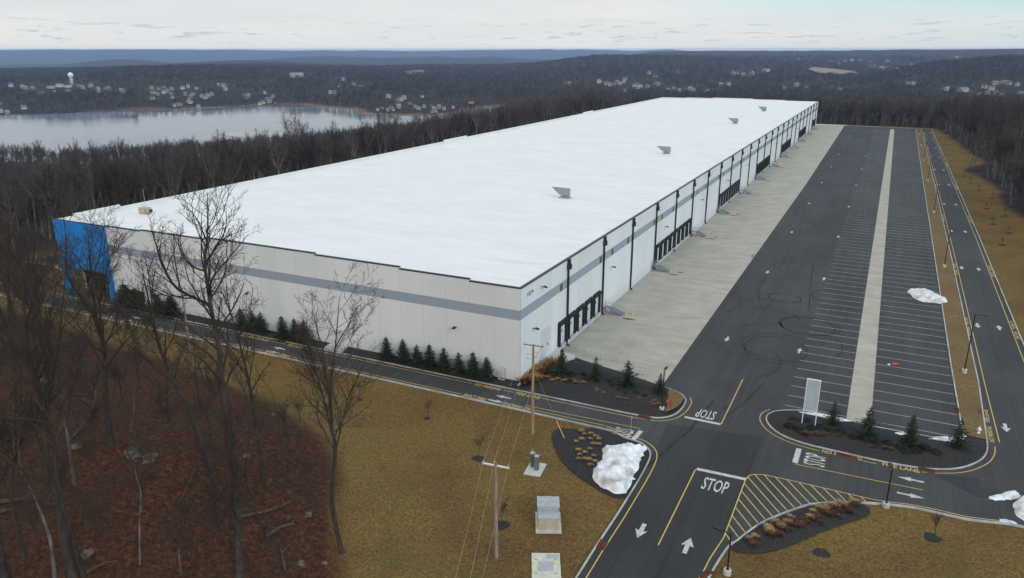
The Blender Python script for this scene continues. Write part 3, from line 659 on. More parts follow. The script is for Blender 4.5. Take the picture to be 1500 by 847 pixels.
# bed beside the hatched corner
rb = at2([(1071, 801), (1086, 789), (1110, 772), (1136, 759.5), (1174, 745.3), (1198, 740), (1240, 738.5), (1264, 739), (1274, 746), (1271, 756), (1240, 766), (1200, 781), (1160, 798), (1120, 809.5), (1088, 809.5), (1074, 806)])
bed(smooth_path(rb, 3, True), 'mulch_bed', 'mulch', .03, .12, seed=9)
for q in [(701, 672), (735, 770), (1365, 788), (1203, 810), (626, 613), (848, 586), (527, 586)]:
    c = hit(*q); k_ = .8 if q[0] in (701, 735, 1365, 1203) else .45
    pl = [(c[0]+k_*1.0*math.cos(a)*(1+.15*math.sin(3*a+q[0])), c[1]+k_*1.0*math.sin(a)*(1+.12*math.cos(2*a+q[1]))) for a in np.linspace(0, 2*PI, 16, endpoint=False)]
    mbq = MB(); mbq.add([(c[0], c[1], c[2]+.10)]+[(a, b, ground_z(a, b)+.03) for a, b in pl], [(0, i+1, (i+1) % 16+1) for i in range(16)])
    tag(mbq.build('mulch_ring', M['mulch'], smooth=True, fix=False), kind='structure')

# ------------------------------------------------------------------ paint on the paving
MZ = .012
def cut(path, holes):
    """a long path split where the lettering interrupts it (holes along x)"""
    out = []; cur = []
    dense = []
    for i in range(len(path)-1):
        a, b = np.array(path[i]), np.array(path[i+1]); m_ = max(1, int(np.linalg.norm(b-a)/.25)); dense += [tuple(a+(b-a)*j/m_) for j in range(m_)]
    dense.append(path[-1])
    for q in dense:
        if any(h0 < q[0] < h1 for h0, h1 in holes):
            if len(cur) > 1: out.append(cur)
            cur = []
        else: cur.append(q)
    if len(cur) > 1: out.append(cur)
    return out
U_HOLES = [(-6.4, -1.6), (.3, 4.5), (-52.2, -45.0), (-41.5, -37.9), (-84, -72)]; L_HOLES = [(-6.2, -2.0), (.1, 4.8), (-42.9, -37.0), (-49.5, -45.2), (-84, -72)]; I_HOLES = [(40.8, 45.2), (47.2, 51.5)]
def marking(mb, name, mat): return tag(mb.build(name, M[mat], fix=False), kind='structure')
mb = MB()
st = 3.49
for i in range(122):
    y = 10.4+st*i
    if y > 430: break
    x0 = 35.15; mb.obox((x0, y, MZ), (42.9, y, MZ), .09, .004)
    x1 = 56.15; mb.obox((45.95-.0018*y, y+.05, MZ), (x1, y+.05, MZ), .09, .004)
marking(mb, 'stall_marking', 'line_white')
mb = MB()
for pc_ in cut(offset([(-150, LK-.1), (-100, LK-.15), (-60, LK), (0, LK)]+[(15, LK)], .72), L_HOLES): mb.strip(pc_, .11, MZ)
kl_ = [(15, LK)]+drive_left[2:]
mb.strip(offset(kl_, .72), .12, MZ)
for pc_ in cut(offset([(-150, UK-.15), (-100, UK-.05), (-60, UK), (0, UK)]+ne[:-14], -.70), U_HOLES): mb.strip(pc_, .11, MZ)
for pc_ in cut(offset(isl, -.72), I_HOLES): mb.strip(pc_, .11, MZ)
mb.strip([(60.35, 11.2), (60.3, 30), (60.6, 110), (60.7, 250), (60.6, 432)], .12, MZ)
mb.strip([(66.55, 20), (66.55, 130), (65.6, 300), (64.7, 432)], .12, MZ)
mb.strip([(28.5, 1.0), (28.5, 16.6)], .13, MZ); mb.strip([(28.1, -27.2), (28.1, -11.6)], .13, MZ)
mb.strip(at2([(770, 594), (850, 610.5), (938, 628)]), .10, MZ); mb.strip(at2([(1165, 680), (1260, 699.5), (1352, 718)]), .11, MZ)
dr = [q for q in drive_right if -9.8 < q[1]+0 and q[0] > 45][:24]
hatch_left = [(33.62, -23.0), (33.68, -11.2)]
htop = smooth_path(at2([(1093.5, 701), (1097, 697.3), (1103, 695.5), (1113, 695.3), (1130, 697.8), (1200, 713.5), (1283, 732.5), (1333, 739), (1373, 747), (1420, 757.5), (1481, 764.5)]), 4)
mb.strip([tuple(at(1010, 868)[:2])]+at2([(1030, 838), (1040, 818), (1052, 800), (1060, 788)])+[hatch_left[0], hatch_left[1]]+htop, .12, MZ)
# hatching, clipped to the painted corner
hp = [hatch_left[0], hatch_left[1]]+htop[:28]+at2([(1283, 735.5), (1240, 734), (1197, 735.5), (1173, 740.5), (1133, 755), (1107, 768), (1080, 788.5), (1066, 799)])
v = np.array([4.1, -5.6]); v /= np.linalg.norm(v); nrm = np.array([-v[1], v[0]])
P = np.array(hp); pr = P@nrm
for c_ in np.arange(pr.min()+.6, pr.max(), 1.02):
    xs = []
    for i in range(len(P)):
        a, b = P[i], P[(i+1) % len(P)]; fa, fb = a@nrm-c_, b@nrm-c_
        if (fa > 0) != (fb > 0): q = a+(b-a)*fa/(fa-fb); xs.append(q@v)
    xs.sort()
    if len(xs) >= 2 and xs[-1]-xs[0] > .8:
        a, b = v*xs[0]+nrm*c_, v*xs[-1]+nrm*c_; mb.obox((*a, MZ), (*b, MZ), .11, .004)
marking(mb, 'yellow_marking', 'line_yellow')
def stop_bar(a, b, w):
    mb.obox((*a, MZ), (*b, MZ), w, .004)
mb = MB()
stop_bar((28.2, -11.4), (33.7, -11.2), .55); stop_bar((23.75, .9), (28.45, .9), .55); stop_bar((19.7, -5.35), (19.5, -7.95), .62); stop_bar((38.3, -1.25), (38.25, -5.0), .62)
def arrow(x, y, a, L_=2.4, w=.95):
    c, s = math.cos(a), math.sin(a); hw = .17*w/.95
    pts = [(-L_/2, -hw), (0.02, -hw), (-.12, -w/2), (L_/2, 0), (-.12, w/2), (0.02, hw), (-L_/2, hw)]
    mb.sheet([(x+c*p-s*q, y+s*p+c*q) for p, q in pts], MZ+.002)
for y in [32, 76.6, 118.7, 162.4, 206, 249, 292, 335, 378, 415]: arrow(23.2, y, -PI/2); arrow(34.7, y, PI/2)
for y in [16, 58, 99, 139, 180.2, 220, 259, 299, 339, 379, 415]: arrow(61.5-.0012*y, y, -PI/2, 2.6, 1.15); arrow(64.8-.0015*y, y+.4, PI/2, 2.6, 1.15)
arrow(-.5, -4.25, PI, 2.4, .9); arrow(-.8, -6.05, 0, 2.4, .9)if False else arrow(-.8, -5.85, 0, 2.4, .85)
arrow(-41.4, -4.1, PI); arrow(-41.4, -5.75, 0, 2.4, .85); arrow(-75, -4.1, PI); arrow(-75, -5.75, 0, 2.4, .85)
arrow(50.4, -3.05, PI, 2.7, .95); arrow(50.4, -6.65, 0, 2.7, .95)
arrow(25.9, -25.7, -PI/2, 2.6, 1.25); arrow(30.7, -26.0, PI/2, 2.7, 1.25)
def flat_text(body):
    cu = bpy.data.curves.new('lettering', 'FONT'); cu.body = body; cu.resolution_u = 2; cu.offset = .012
    o = bpy.data.objects.new('lettering', cu); COL.objects.link(o); bpy.context.view_layer.update()
    me = bpy.data.meshes.new_from_object(o.evaluated_get(bpy.context.evaluated_depsgraph_get()))
    V = np.array([v.co[:] for v in me.vertices]); Fc = [tuple(p.vertices) for p in me.polygons]
    bpy.data.objects.remove(o); bpy.data.curves.remove(cu); bpy.data.meshes.remove(me)
    V = V[:, :2]; V = (V-(V.min(0)+V.max(0))/2)/(V.max(0)-V.min(0)); return V, Fc
def lettering(body, x, y, rot, w, h, z=MZ+.002):
    V, Fc = flat_text(body); c, s = math.cos(rot), math.sin(rot)
    mb.add([(x+c*a*w-s*b*h, y+s*a*w+c*b*h, z) for a, b in V], Fc)
lettering('STOP', 30.9, -14.0, 0, 2.8, 2.7); lettering('STOP', 26.1, 2.9, PI, 2.5, 2.6)
lettering('STOP', 17.75, -6.75, -PI/2, 2.1, 2.5); lettering('STOP', 40.3, -3.2, PI/2, 2.9, 2.4)
marking(mb, 'white_marking', 'line_white')
mb = MB()
def fire_lane(x, y, rot, order=('NO PARKING', 'FIRE LANE'), gap=6.6, w=(4.3, 3.8), h=.5):
    c, s = math.cos(rot), math.sin(rot)
    for i, t in enumerate(order): lettering(t, x+c*gap*(i-.5), y+s*gap*(i-.5), rot, w[i], h)
for t_, xa, xb in (('NO PARKING', -6.1, -1.9), ('FIRE LANE', .6, 4.3), ('NO PARKING', -51.9, -45.3), ('FIRE LANE', -41.2, -38.1), ('NO PARKING', -83.5, -79), ('FIRE LANE', -76.5, -72.5)): lettering(t_, (xa+xb)/2, UK-.72, 0, xb-xa, .85)
for t_, xa, xb in (('FIRE LANE', -5.9, -2.3), ('NO PARKING', .4, 4.5), ('FIRE LANE', -42.6, -37.3), ('NO PARKING', -49.2, -45.5), ('FIRE LANE', -83.5, -79), ('NO PARKING', -76.5, -72.5)): lettering(t_, (xa+xb)/2, LK+.70, PI, xb-xa, .85)
p0, p1 = at(1233, 667.5), at(1320, 686)
a_ = math.atan2(p1[1]-p0[1], p1[0]-p0[0]); lettering('NO PARKING', p0[0], p0[1]+.12, a_, 4.4, .8); lettering('FIRE LANE', p1[0], p1[1]+.12, a_, 3.9, .8)
for y in (16, 57, 97.5, 157, 215, 275, 335, 395):
    x = 59.95-.35*(y < 20); x = 59.62+.006*min(y, 90) if y < 90 else 60.22
    fire_lane(x-.18, y, -PI/2 if False else PI/2, gap=5.6, w=(4.6, 4.0), h=.62)
    fire_lane((67.05 if y < 140 else 67.05-(y-130)*.0059), y+1.2, -PI/2, gap=5.6, w=(4.6, 4.0), h=.62)
marking(mb, 'fire_lane_marking', 'line_yellow')
# circles of tyre rubber and a long seam
mb = MB()
def ring(px, py, rx, a0=0, a1=360, w=.28, ry=None, rot=0.0, z=.008):
    c = at(px, py)[:2]; ry = ry or rx
    w *= 1.2; A = np.radians(np.linspace(a0, a1, 40)); cr, sr = math.cos(rot), math.sin(rot)
    mb.strip([(c[0]+rx*math.cos(t)*cr-ry*math.sin(t)*sr, c[1]+rx*math.cos(t)*sr+ry*math.sin(t)*cr) for t in A], w, z)
ring(1183, 478, 4.5, w=.34); ring(1186, 477, 5.1, -60, 220, .22, 4.7); ring(1136, 512, 4.8, w=.2, ry=6); ring(1142, 508, 6.0, 20, 300, .2); ring(1150, 500, 8.8, -30, 160, .2)
ring(1118, 462, 6.2, 0, 200, .2, 4.2); ring(1160, 455, 9.5, -20, 200, .18, 5.6); ring(1150, 437, 3.0, w=.24); ring(1132, 436, 2.6, 40, 330, .16); ring(1215, 434, 3.2, 60, 250, .24, 4.2)
ring(1186, 394, 7.6, 60, 280, .26, 5.4); ring(1200, 398, 4.6, 10, 200, .18); ring(1125, 377, 3.6, w=.18); ring(1180, 331, 4.0, w=.26, ry=5.2); ring(1183, 332, 2.6, 0, 250, .2); ring(1217, 333, 4.6, 20, 330, .24)
ring(1228, 330, 3.0, 90, 320, .16); ring(1200, 300, 4.4, -60, 170, .26, 6); ring(1107, 530, 3.6, -80, 80, .16, 6); ring(1240, 355, 3.2, 0, 200, .16, 5)
for q in ([(1118, 455), (1110, 430), (1122, 405)], [(1185, 455), (1187, 420), (1192, 380)], [(1172, 330), (1178, 318), (1180, 305)], [(1120, 560), (1090, 590), (1060, 612)]): mb.strip(smooth_path(at2(q), 6), .2, .008)
for x in (28.6, 40.2): pass
mb.strip([(26.15, 7.6), (25.2, -2.6), (22.9, -13.6)], .34, .008); mb.strip([(28.1, 6.8), (28.0, 5.2)], .34, .008)
marking(mb, 'tyre_marks', 'rubber')
mb = MB()
mb.sheet(smooth_path(at2([(1372, 696), (1400, 698), (1425, 699), (1436, 703), (1432, 710), (1440, 716), (1470, 722), (1474, 731), (1452, 731), (1428, 726), (1408, 716), (1380, 702)]), 3, True), .007)
marking(mb, 'meltwater_stain', 'wet')if False else None
M['wet'] = pmat('wet_asphalt', (.018, .019, .022), (.03, .031, .034), 1.5, .65)
tag(mb.build('wet_pavement', M['wet'], fix=False), kind='structure')

# ------------------------------------------------------------------ the warehouse
WL, WW = 435.5, 100.3
def under(o, root):
    o.parent = root; o.matrix_parent_inverse = Matrix.Translation(-Vector(root.location)); return o
wh = empty('warehouse', (-50, 217, 0))
tag(wh, 'vast white flat-roofed warehouse with a grey painted band and a bright blue entrance corner', 'warehouse')
steps = [(-85.6, 15.05), (-76, 15.05), (-76, 15.25), (-60, 15.25), (-60, 15.55), (-36, 15.55), (-36, 15.3), (-20, 15.3), (-20, 15.0), (-8, 15.0), (-8, 14.7), (0, 14.7)]
mb = MB()
prof = [(-85.6, -.2), (0, -.2)]+steps[::-1]
n = len(prof); tri = tessellate_polygon([[Vector((a, b, 0)) for a, b in prof]])
mb.add([(a, 0, b) for a, b in prof]+[(a, .3, b) for a, b in prof], [tuple(t) for t in tri]+[tuple(n+i for i in t) for t in tri]+[(i, (i+1) % n, n+(i+1) % n, n+i) for i in range(n)])
under(mb.build('front_wall', M['wall_front']), wh)
mb = MB(); mb.box(-.3, 0, .3, WL, -.2, 14.55); under(mb.build('dock_wall', M['wall_dock']), wh)
mb = MB()
fsteps = [(-100.3, 14.8), (-84, 14.8), (-84, 15.1), (-66, 15.1), (-66, 15.45), (-40, 15.45), (-40, 15.1), (-20, 15.1), (-20, 14.7), (0, 14.7)]
prof = [(-100.3, -.2), (0, -.2)]+fsteps[::-1]; n = len(prof); tri = tessellate_polygon([[Vector((a, b, 0)) for a, b in prof]])
mb.add([(a, WL, b) for a, b in prof]+[(a, WL+.3, b) for a, b in prof], [tuple(t) for t in tri]+[tuple(n+i for i in t) for t in tri]+[(i, (i+1) % n, n+(i+1) % n, n+i) for i in range(n)])
under(mb.build('rear_wall', M['wall_front']), wh)
mb = MB(); mb.box(-100.3, -100.0, 4.0, WL, -.2, 14.75)
for a, b in ((14.4, 4.0), (146, 162.5), (285, 299)): mb.box(-100.32, -99.98, min(a, b), max(a, b), 14.752, 15.35)
under(mb.build('side_wall', M['wall_front']), wh)
# roof: low gable of white membrane, falling to the dock side eave and to the far side parapet
mb = MB(); xs = [-100.0, -75, -50, -25, -12, -.02]; zs = [14.15, 14.55, 14.9, 14.75, 14.66, 14.56]; ys = np.linspace(.3, WL, 60)
mb.v = [(x, y, z-.10*max(0, 1-abs(y-.3)/12.0)*(x < -8)) for y in ys for x, z in zip(xs, zs)]; k = len(xs)
mb.f = [(i*k+j, i*k+j+1, (i+1)*k+j+1, (i+1)*k+j) for i in range(len(ys)-1) for j in range(k-1)]; mb.mi = [0]*len(mb.f)
under(mb.build('roof', M['roof'], smooth=True), wh)
# metal coping on the parapets
mb = MB()
for i in range(0, len(steps), 2):
    (a, z), (b, _) = steps[i], steps[i+1]; mb.box(a-.03, b+.03, -.06, .36, z+.002, z+.16)
mb.box(-100.33, -85.63, -.06, .36, 14.93, 15.08)
mb.box(-.36, .07, .362, WL, 14.562, 14.74)
cop = mb.build('coping', M['dark_pipe']); under(cop, wh)
mb = MB(); mb.box(-100.36, -99.9, .4, 14.3, 14.76, 14.92)
for a, b in ((14.4, 146), (162.5, 285), (299, WL)): mb.box(-100.36, -99.9, a, b, 14.76, 14.84)
for i in range(0, len(fsteps), 2):
    (a, z), (b, _) = fsteps[i], fsteps[i+1]; mb.box(a, b, WL-.05, WL+.35, z+.002, z+.10)
under(mb.build('parapet_cap', M['white_paint']), wh)
mb = MB(); mb.box(-100.0, -85.6, .05, .36, 14.1, 14.9); mb.box(-100.3, -99.98, .4, 4, 14.0, 14.75); under(mb.build('parapet', M['white_paint']), wh)
# blue corner entrance
mb = MB(); mb.box(-100.3, -85.6, -.25, .05, 5.75, 14.93); mb.box(-100.34, -100.04, .05, 9, 5.75, 14.75)
under(mb.build('entrance_canopy', M['blue']), wh)
for a, b in ((-100.3, -98.6), (-87.0, -85.55)):
    mb = MB(); mb.box(a, b, -.23, .6, -.2, 5.75); under(mb.build('entrance_pillar', M['blue']), wh)
mb = MB(); mb.box(-100, -85.6, 4.2, 4.3, 0, 5.75); under(mb.build('entrance_glazing', M['glass']), wh)
mb = MB()
for i in range(8): x = -100+i*14.4/7; mb.box(x-.06, x+.06, 4.05, 4.2, 0, 5.7)
for z in (2.6, 4.4): mb.box(-100, -85.6, 4.08, 4.19, z, z+.1)
under(mb.build('entrance_mullions', M['galv']), wh)
mb = MB(); mb.box(-100.2, -85.6, .1, 4.2, 5.55, 5.75); under(mb.build('entrance_soffit', M['tan_metal']), wh)
def part_copy(proto, loc, root=None):
    c = proto.copy(); COL.objects.link(c); c.location = loc
    for ch in proto.children:
        d = ch.copy(); COL.objects.link(d); d.parent = c
    return c
# three low windows beside the entrance
w0 = None
for x0, x1, z0 in ((-82.4, -80.9, 1.35), (-79.0, -77.6, 1.35), (-75.1, -73.7, 1.35)):
    if w0 is None:
        mb = MB()
        mb.box(-.75, .75, -.10, -.005, 0, .12); mb.box(-.75, .75, -.10, -.005, 1.9, 2.02); mb.box(-.75, -.65, -.10, -.005, .12, 1.9); mb.box(.65, .75, -.10, -.005, .12, 1.9)
        w = under(mb.build('window', M['black_metal']), wh); p = MB(); p.box(-.64, .64, -.045, -.006, .13, 1.89); q = p.build('pane', M['glass']); q.parent = w; w0 = w
    else: w = part_copy(w0, (0, 0, 0))
    w.location = ((x0+x1)/2, 0, z0)
# front wall lights and the near-corner wall lights
def light_mesh(sx, sy):
    m_ = MB(); m_.obox((0, 0, 0), (sx*.55, sy*.55, .12), .10, .10); m_.obox((sx*.45, sy*.45, .13), (sx*1.0, sy*1.0, .02), .42, .16); return m_
l0 = under(light_mesh(0, -1).build('wall_light', M['black_metal']), wh); l0.location = (-50.8, 0, 7.0)
for x in (-10.3,): part_copy(l0, (x, 0, 7.45))
l1 = under(light_mesh(1, 0).build('wall_light', M['black_metal']), wh); l1.location = (0, 4.4, 7.4)
for y, z in ((7.2, 13.0), (39, 7.9), (76, 7.9), (112, 7.9), (147, 7.9), (183, 7.9), (252, 7.9), (290, 7.9), (325, 7.9)): part_copy(l1, (0, y, z))
# dock doors, downspouts, high windows
BAY, Y0 = 16.935, 17.56
def seal():
    m_ = MB(); m_.box(.004, .42, -1.62, -1.17, .05, 3.45); m_.box(.004, .42, 1.17, 1.62, .05, 3.45); m_.box(.004, .50, -1.62, 1.62, 3.452, 4.05); return m_
d0 = under(seal().build('dock_door', M['seal']), wh)
m_ = MB(); m_.box(.005, .07, -1.165, 1.165, .3, 3.44)
for z in (.85, 1.4, 1.95, 2.5, 3.0): m_.box(.071, .08, -1.16, 1.16, z, z+.03)
q = m_.build('door_panel', M['door_white']); q.parent = d0
m_ = MB(); m_.box(.072, .09, -.18, .18, 2.05, 2.45); q = m_.build('door_window', M['glass']); q.parent = d0
m_ = MB(); m_.box(.006, .45, -1.0, 1.0, -.25, .12); m_.obox((.10, 0, .13), (.6, 0, -.18), 1.8, .06); q = m_.build('dock_leveler', M['galv']); q.parent = d0
first = True
def put_door(y):
    global first
    if first: d0.location = (0, y, 1.05); first = False
    else: part_copy(d0, (0, y, 1.05))
for i in range(5): put_door(15.5+3.95*i)
GROUPS = [3, 7, 11, 15, 19, 23]
for g in GROUPS:
    for i in range(8 if g < 23 else 5):
        y = Y0+BAY*g+2.55+4.05*i
        if y < WL-2: put_door(y)
s0 = None
for i in range(25):
    y = Y0+BAY*i
    if y > WL-.5: break
    if s0 is None:
        m_ = MB(); m_.box(.005, .30, -.15, .15, .95, 14.5); m_.box(.31, .36, -.02, .02, 3, 12); s0 = under(m_.build('downspout', M['dark_pipe']), wh)
        m_ = MB(); m_.box(.004, .62, -.36, .36, 13.1, 13.9); m_.box(.004, .50, -.2, .2, 13.902, 14.75); q = m_.build('collector_box', M['dark_pipe']); q.parent = s0
        m_ = MB(); m_.tube([(.16, 0, .94), (.16, 0, .35), (.3, 0, .18), (.62, 0, .05)], .17, 8); q = m_.build('downspout_boot', M['black_metal']); q.parent = s0
        s0.location = (0, y, 0)
    else: part_copy(s0, (0, y, 0))
h0 = None
for i in range(25):
    for y in ((Y0+BAY*i-2.6,) if i % 2 == 0 else (Y0+BAY*i-1.4, Y0+BAY*i+4.9)):
        if y > WL-3: continue
        if h0 is None:
            m_ = MB(); m_.box(.004, .07, -.55, .55, 0, 1.25); h0 = under(m_.build('high_window', M['galv']), wh)
            m_ = MB(); m_.box(.071, .085, -.48, -.04, .06, 1.19); m_.box(.071, .085, .04, .48, .06, 1.19); q = m_.build('pane', M['glass']); q.parent = h0; h0.location = (0, y, 10.12)
        else: part_copy(h0, (0, y, 10.12))
# drive-in door near the corner, personnel doors, the street number
m_ = MB(); m_.box(.004, .03, 7.4, 11.0, 1.75, 5.95); m_.box(.031, .05, 7.55, 10.85, 1.75, 5.8); q = under(m_.build('drive_in_door', M['door_white']), wh)
m_ = MB(); m_.box(.051, .06, 9.6, 9.9, 2.9, 3.3); r_ = m_.build('door_handle', M['black_metal']); under(r_, wh); r_.parent = q; r_.matrix_parent_inverse = Matrix.Identity(4)
m_ = MB(); m_.box(-32.7, -31.6, -.04, -.005, .9, 3.1); q = under(m_.build('personnel_door', M['door_white']), wh)
m_ = MB(); m_.box(-32.9, -31.4, -.9, -.006, 3.25, 3.4); under(m_.build('door_canopy', M['galv']), wh)
V, Fc = flat_text('1879'); m_ = MB(); m_.add([(.012, 3.5+a*2.1, 13.12+b*.62) for a, b in V], Fc); under(m_.build('street_number', M['black_metal'], fix=False), wh)
# small posts along the far side parapet
p0 = None
for y in (51.9, 86.5, 120.5, 189, 223, 257, 330, 370, 410):
    m_ = MB(); m_.box(-.09, .09, -.09, .09, 0, .75); m_.box(-.14, .14, -.14, .14, .752, .86)
    if p0 is None: p0 = under(m_.build('parapet_post', M['black_metal']), wh); p0.location = (-100.1, y, 14.75)
    else: part_copy(p0, (-100.1, y, 14.75))

# ------------------------------------------------------------------ things on the roof
VZ = 14.8
vent = empty('roof_vent')
tag(vent, 'grey louvred roof vent hood nearest the viewer on the white roof', 'roof vent', 'slanting vent hoods along the white roof')
m_ = MB(); m_.add([(-.5, -.2, .72), (2.0, -.2, .72), (1.9, .25, 2.25), (-2.6, .25, 2.3), (-2.6, .5, 2.15), (1.9, .5, 1.95), (-.5, .1, .6), (2.0, .1, .6)],
      [(0, 1, 2, 3), (3, 2, 5, 4), (4, 5, 7, 6), (6, 7, 1, 0), (1, 7, 5, 2), (0, 3, 4, 6)])
m_.build('louvre_hood', M['roofvent'], vent)
m_ = MB()
for i in range(1, 6): t = i/6; m_.obox((-.5-2.0*t, -.2+.45*t-.03, .73+1.55*t), (1.98, -.2+.45*t-.03, .73+1.5*t), .05, .06)
m_.build('louvre_blades', M['galv'], vent)
for x, y in ((-.3, .3), (1.3, .3), (-.3, 1.3), (1.3, 1.3)):
    m_ = MB(); m_.box(x-.08, x+.08, y-.08, y+.08, .08, 1.2 if y < 1 else 1.0); m_.box(x-.5, x+.5, y-.22, y+.22, 0, .078); m_.build('leg', M['galv'], vent)
m_ = MB(); m_.box(0, 1.05, .52, 1.9, .0, .62); m_.build('curb', M['galv'], vent)
vent.location = (-20.6, 64.5, VZ)
for (x, y), t in zip([(-20.2, 148), (-20.0, 262), (-19.6, 341)], ('grey louvred roof vent hood second nearest on the white roof', 'grey louvred roof vent hood third along the white roof', 'grey louvred roof vent hood farthest away near the roof end')):
    c = copy_tree(vent); c.location = (x, y, VZ); c['label'] = t
ru = empty('rooftop_unit', (-91.9, 13.9, 14.3)); ru.scale = (.68, .68, .68); tag(ru, 'small tan rooftop unit beside the left roof edge', 'rooftop unit')
m_ = MB(); m_.box(-1.5, 1.5, -1.1, 1.1, .25, 1.75); m_.box(-1.55, 1.55, -1.15, 1.15, 1.752, 1.83); m_.build('cabinet', M['tan_metal'], ru)
m_ = MB(); m_.box(-1.4, 1.4, -1, 1, 0, .248); m_.build('curb', M['galv'], ru)
m_ = MB(); m_.box(1.5, 2.5, -.7, .7, .55, 1.5); m_.build('intake_hood', M['tan_metal'], ru); m_ = MB(); m_.box(2.501, 2.53, -.6, .6, .6, 1.4); m_.build('intake_screen', M['black_metal'], ru)
an = empty('antenna_mast', (-93.8, 15.6, 14.3)); tag(an, 'thin whip antenna standing behind the tan rooftop unit', 'antenna')
m_ = MB(); m_.tube([(0, 0, 0), (0, 0, 4.6)], [.05, .03], 6); m_.build('mast', M['galv'], an); m_ = MB(); m_.box(-.3, .3, -.3, .3, 0, .12); m_.build('base', M['galv'], an)
m_ = MB(); m_.tube([(-.9, .1, 0), (-.9, .1, 2.0)], [.04, .03], 6); m_.build('stub_mast', M['galv'], an)

# ------------------------------------------------------------------ along the docks
stair = empty('dock_stair')
tag(stair, 'grey steel dock stair beside the first row of dock doors, nearest the corner', 'stair', 'grey steel stairs down from the dock doors')
m_ = MB(); m_.box(.05, 1.65, -.6, .6, 1.08, 1.16); m_.build('platform', M['stair'], stair)
m_ = MB()
for i in range(6): m_.box(1.67+.34*i, 1.99+.34*i, -.55, .55, .96-.17*i, 1.0-.17*i)
m_.build('treads', M['stair'], stair)
for s in (-.6, .6):
    m_ = MB(); m_.obox((1.6, s, 1.08), (3.85, s, .02), .06, .26); m_.build('stringer', M['stair'], stair)
    m_ = MB()
    for z in (.55, 1.05): m_.tube([(.1, s, 1.16+z), (1.65, s, 1.16+z), (3.8, s, .06+z)], .03, 5)
    for a, z in ((.1, 1.16), (.9, 1.16), (1.65, 1.16), (2.7, .62), (3.8, .06)): m_.tube([(a, s, z), (a, s, z+1.05)], .028, 5)
    m_.build('handrail', M['rail'], stair)
for a, b in ((.15, -.5), (1.5, -.5), (.15, .5), (1.5, .5)):
    m_ = MB(); m_.box(a-.05, a+.05, b-.05, b+.05, 0, 1.079); m_.build('leg', M['stair'], stair)
ords = ['first', 'second', 'third', 'fourth', 'fifth', 'sixth', 'seventh', 'eighth', 'ninth', 'tenth', 'eleventh', 'twelfth']
spots = [1, 3, 5, 7, 9, 11, 13, 15, 17, 19, 21, 23]
bol = empty('bollard')
tag(bol, 'yellow steel bollard', 'bollard', 'yellow bollards at the feet of the dock stairs')
m_ = MB(); m_.lathe([(.10, 0), (.10, 1.15), (.08, 1.22), (.03, 1.25)], 10); m_.build('post', M['yellow'], bol); m_ = MB(); m_.lathe([(.2, 0), (.2, .05)], 10); m_.build('collar', M['concrete'], bol)
bn = 0
def put_bollard(x, y, label, group='yellow bollards at the feet of the dock stairs'):
    global bn
    o = bol if bn == 0 else copy_tree(bol); bn += 1; o.location = (x, y, .006); o['label'] = label; o['group'] = group
for k, i in enumerate(spots):
    y = Y0+BAY*i+(1.35 if i % 4 == 1 else -1.15)
    o = stair if k == 0 else copy_tree(stair); o.location = (0, y, .006)
    o['label'] = f'grey steel dock stair, {ords[k]} along the dock wall from the near corner'
    for j in (0, 1):
        put_bollard(4.6+.75*j, y+(-.75 if j == 0 else .75), f'yellow bollard at the foot of the {ords[k]} dock stair, {("near", "far")[j]} one of the pair')
    if i > 15: continue
    rng = np.random.default_rng(40+i)
    for j in range(2 if i in (3, 5, 7, 9) else 1):
        m_ = MB(); cx, cy = 5.3+.9*j, y-1.5+2.4*j; a = np.linspace(0, 2*PI, 14, endpoint=False); rr = 1+.35*rng.random(14)
        m_.v = [(cx, cy, .13)]+[(cx+(1.1-.5*j)*math.cos(t)*r, cy+.34*math.sin(t)*r, .009) for t, r in zip(a, rr)]
        m_.f = [(0, q+1, (q+1) % 14+1) for q in range(14)]; m_.mi = [0]*14
        tag(m_.build('dead_leaves', M['leaves'], smooth=True, fix=False), kind='stuff')
put_bollard(1.3, 11.6, 'yellow bollard beside the drive-in door near the corner', 'yellow bollards by the drive-in door'); put_bollard(1.3, 6.6, 'yellow bollard between tan grasses beside the drive-in door', 'yellow bollards by the drive-in door')
put_bollard(18.05, 12.7, 'yellow bollard at the lot end of the low railing', 'yellow bollards by the railing')
# raised landing in front of the drive-in door
tag(MB().prism([(.02, 5.6), (3.2, 5.6), (3.6, 12.6), (.02, 13.0)], .02, .86).build('concrete_landing', M['concrete']), 'pale concrete landing in front of the drive-in door at the building corner', 'landing')
rl = empty('guard_railing', (0, 0, 0)); tag(rl, 'low grey pipe railing along the near edge of the concrete yard', 'railing')
rp = [(1.6, 15.0), (4.4, 14.55), (7.2, 14.15), (10.0, 13.8), (12.8, 13.5), (15.6, 13.2), (18.05, 13.0)]
for i, (x, y) in enumerate(rp):
    m_ = MB(); m_.box(x-.03, x+.03, y-.03, y+.03, .007, 1.12); m_.build('post', M['rail'], rl)
    if i: 
        for z in (.45, .8, 1.1):
            a = rp[i-1]; mq = MB(); mq.tube([(a[0], a[1], z), (x, y, z)], .026, 5); mq.build('rail', M['rail'], rl)
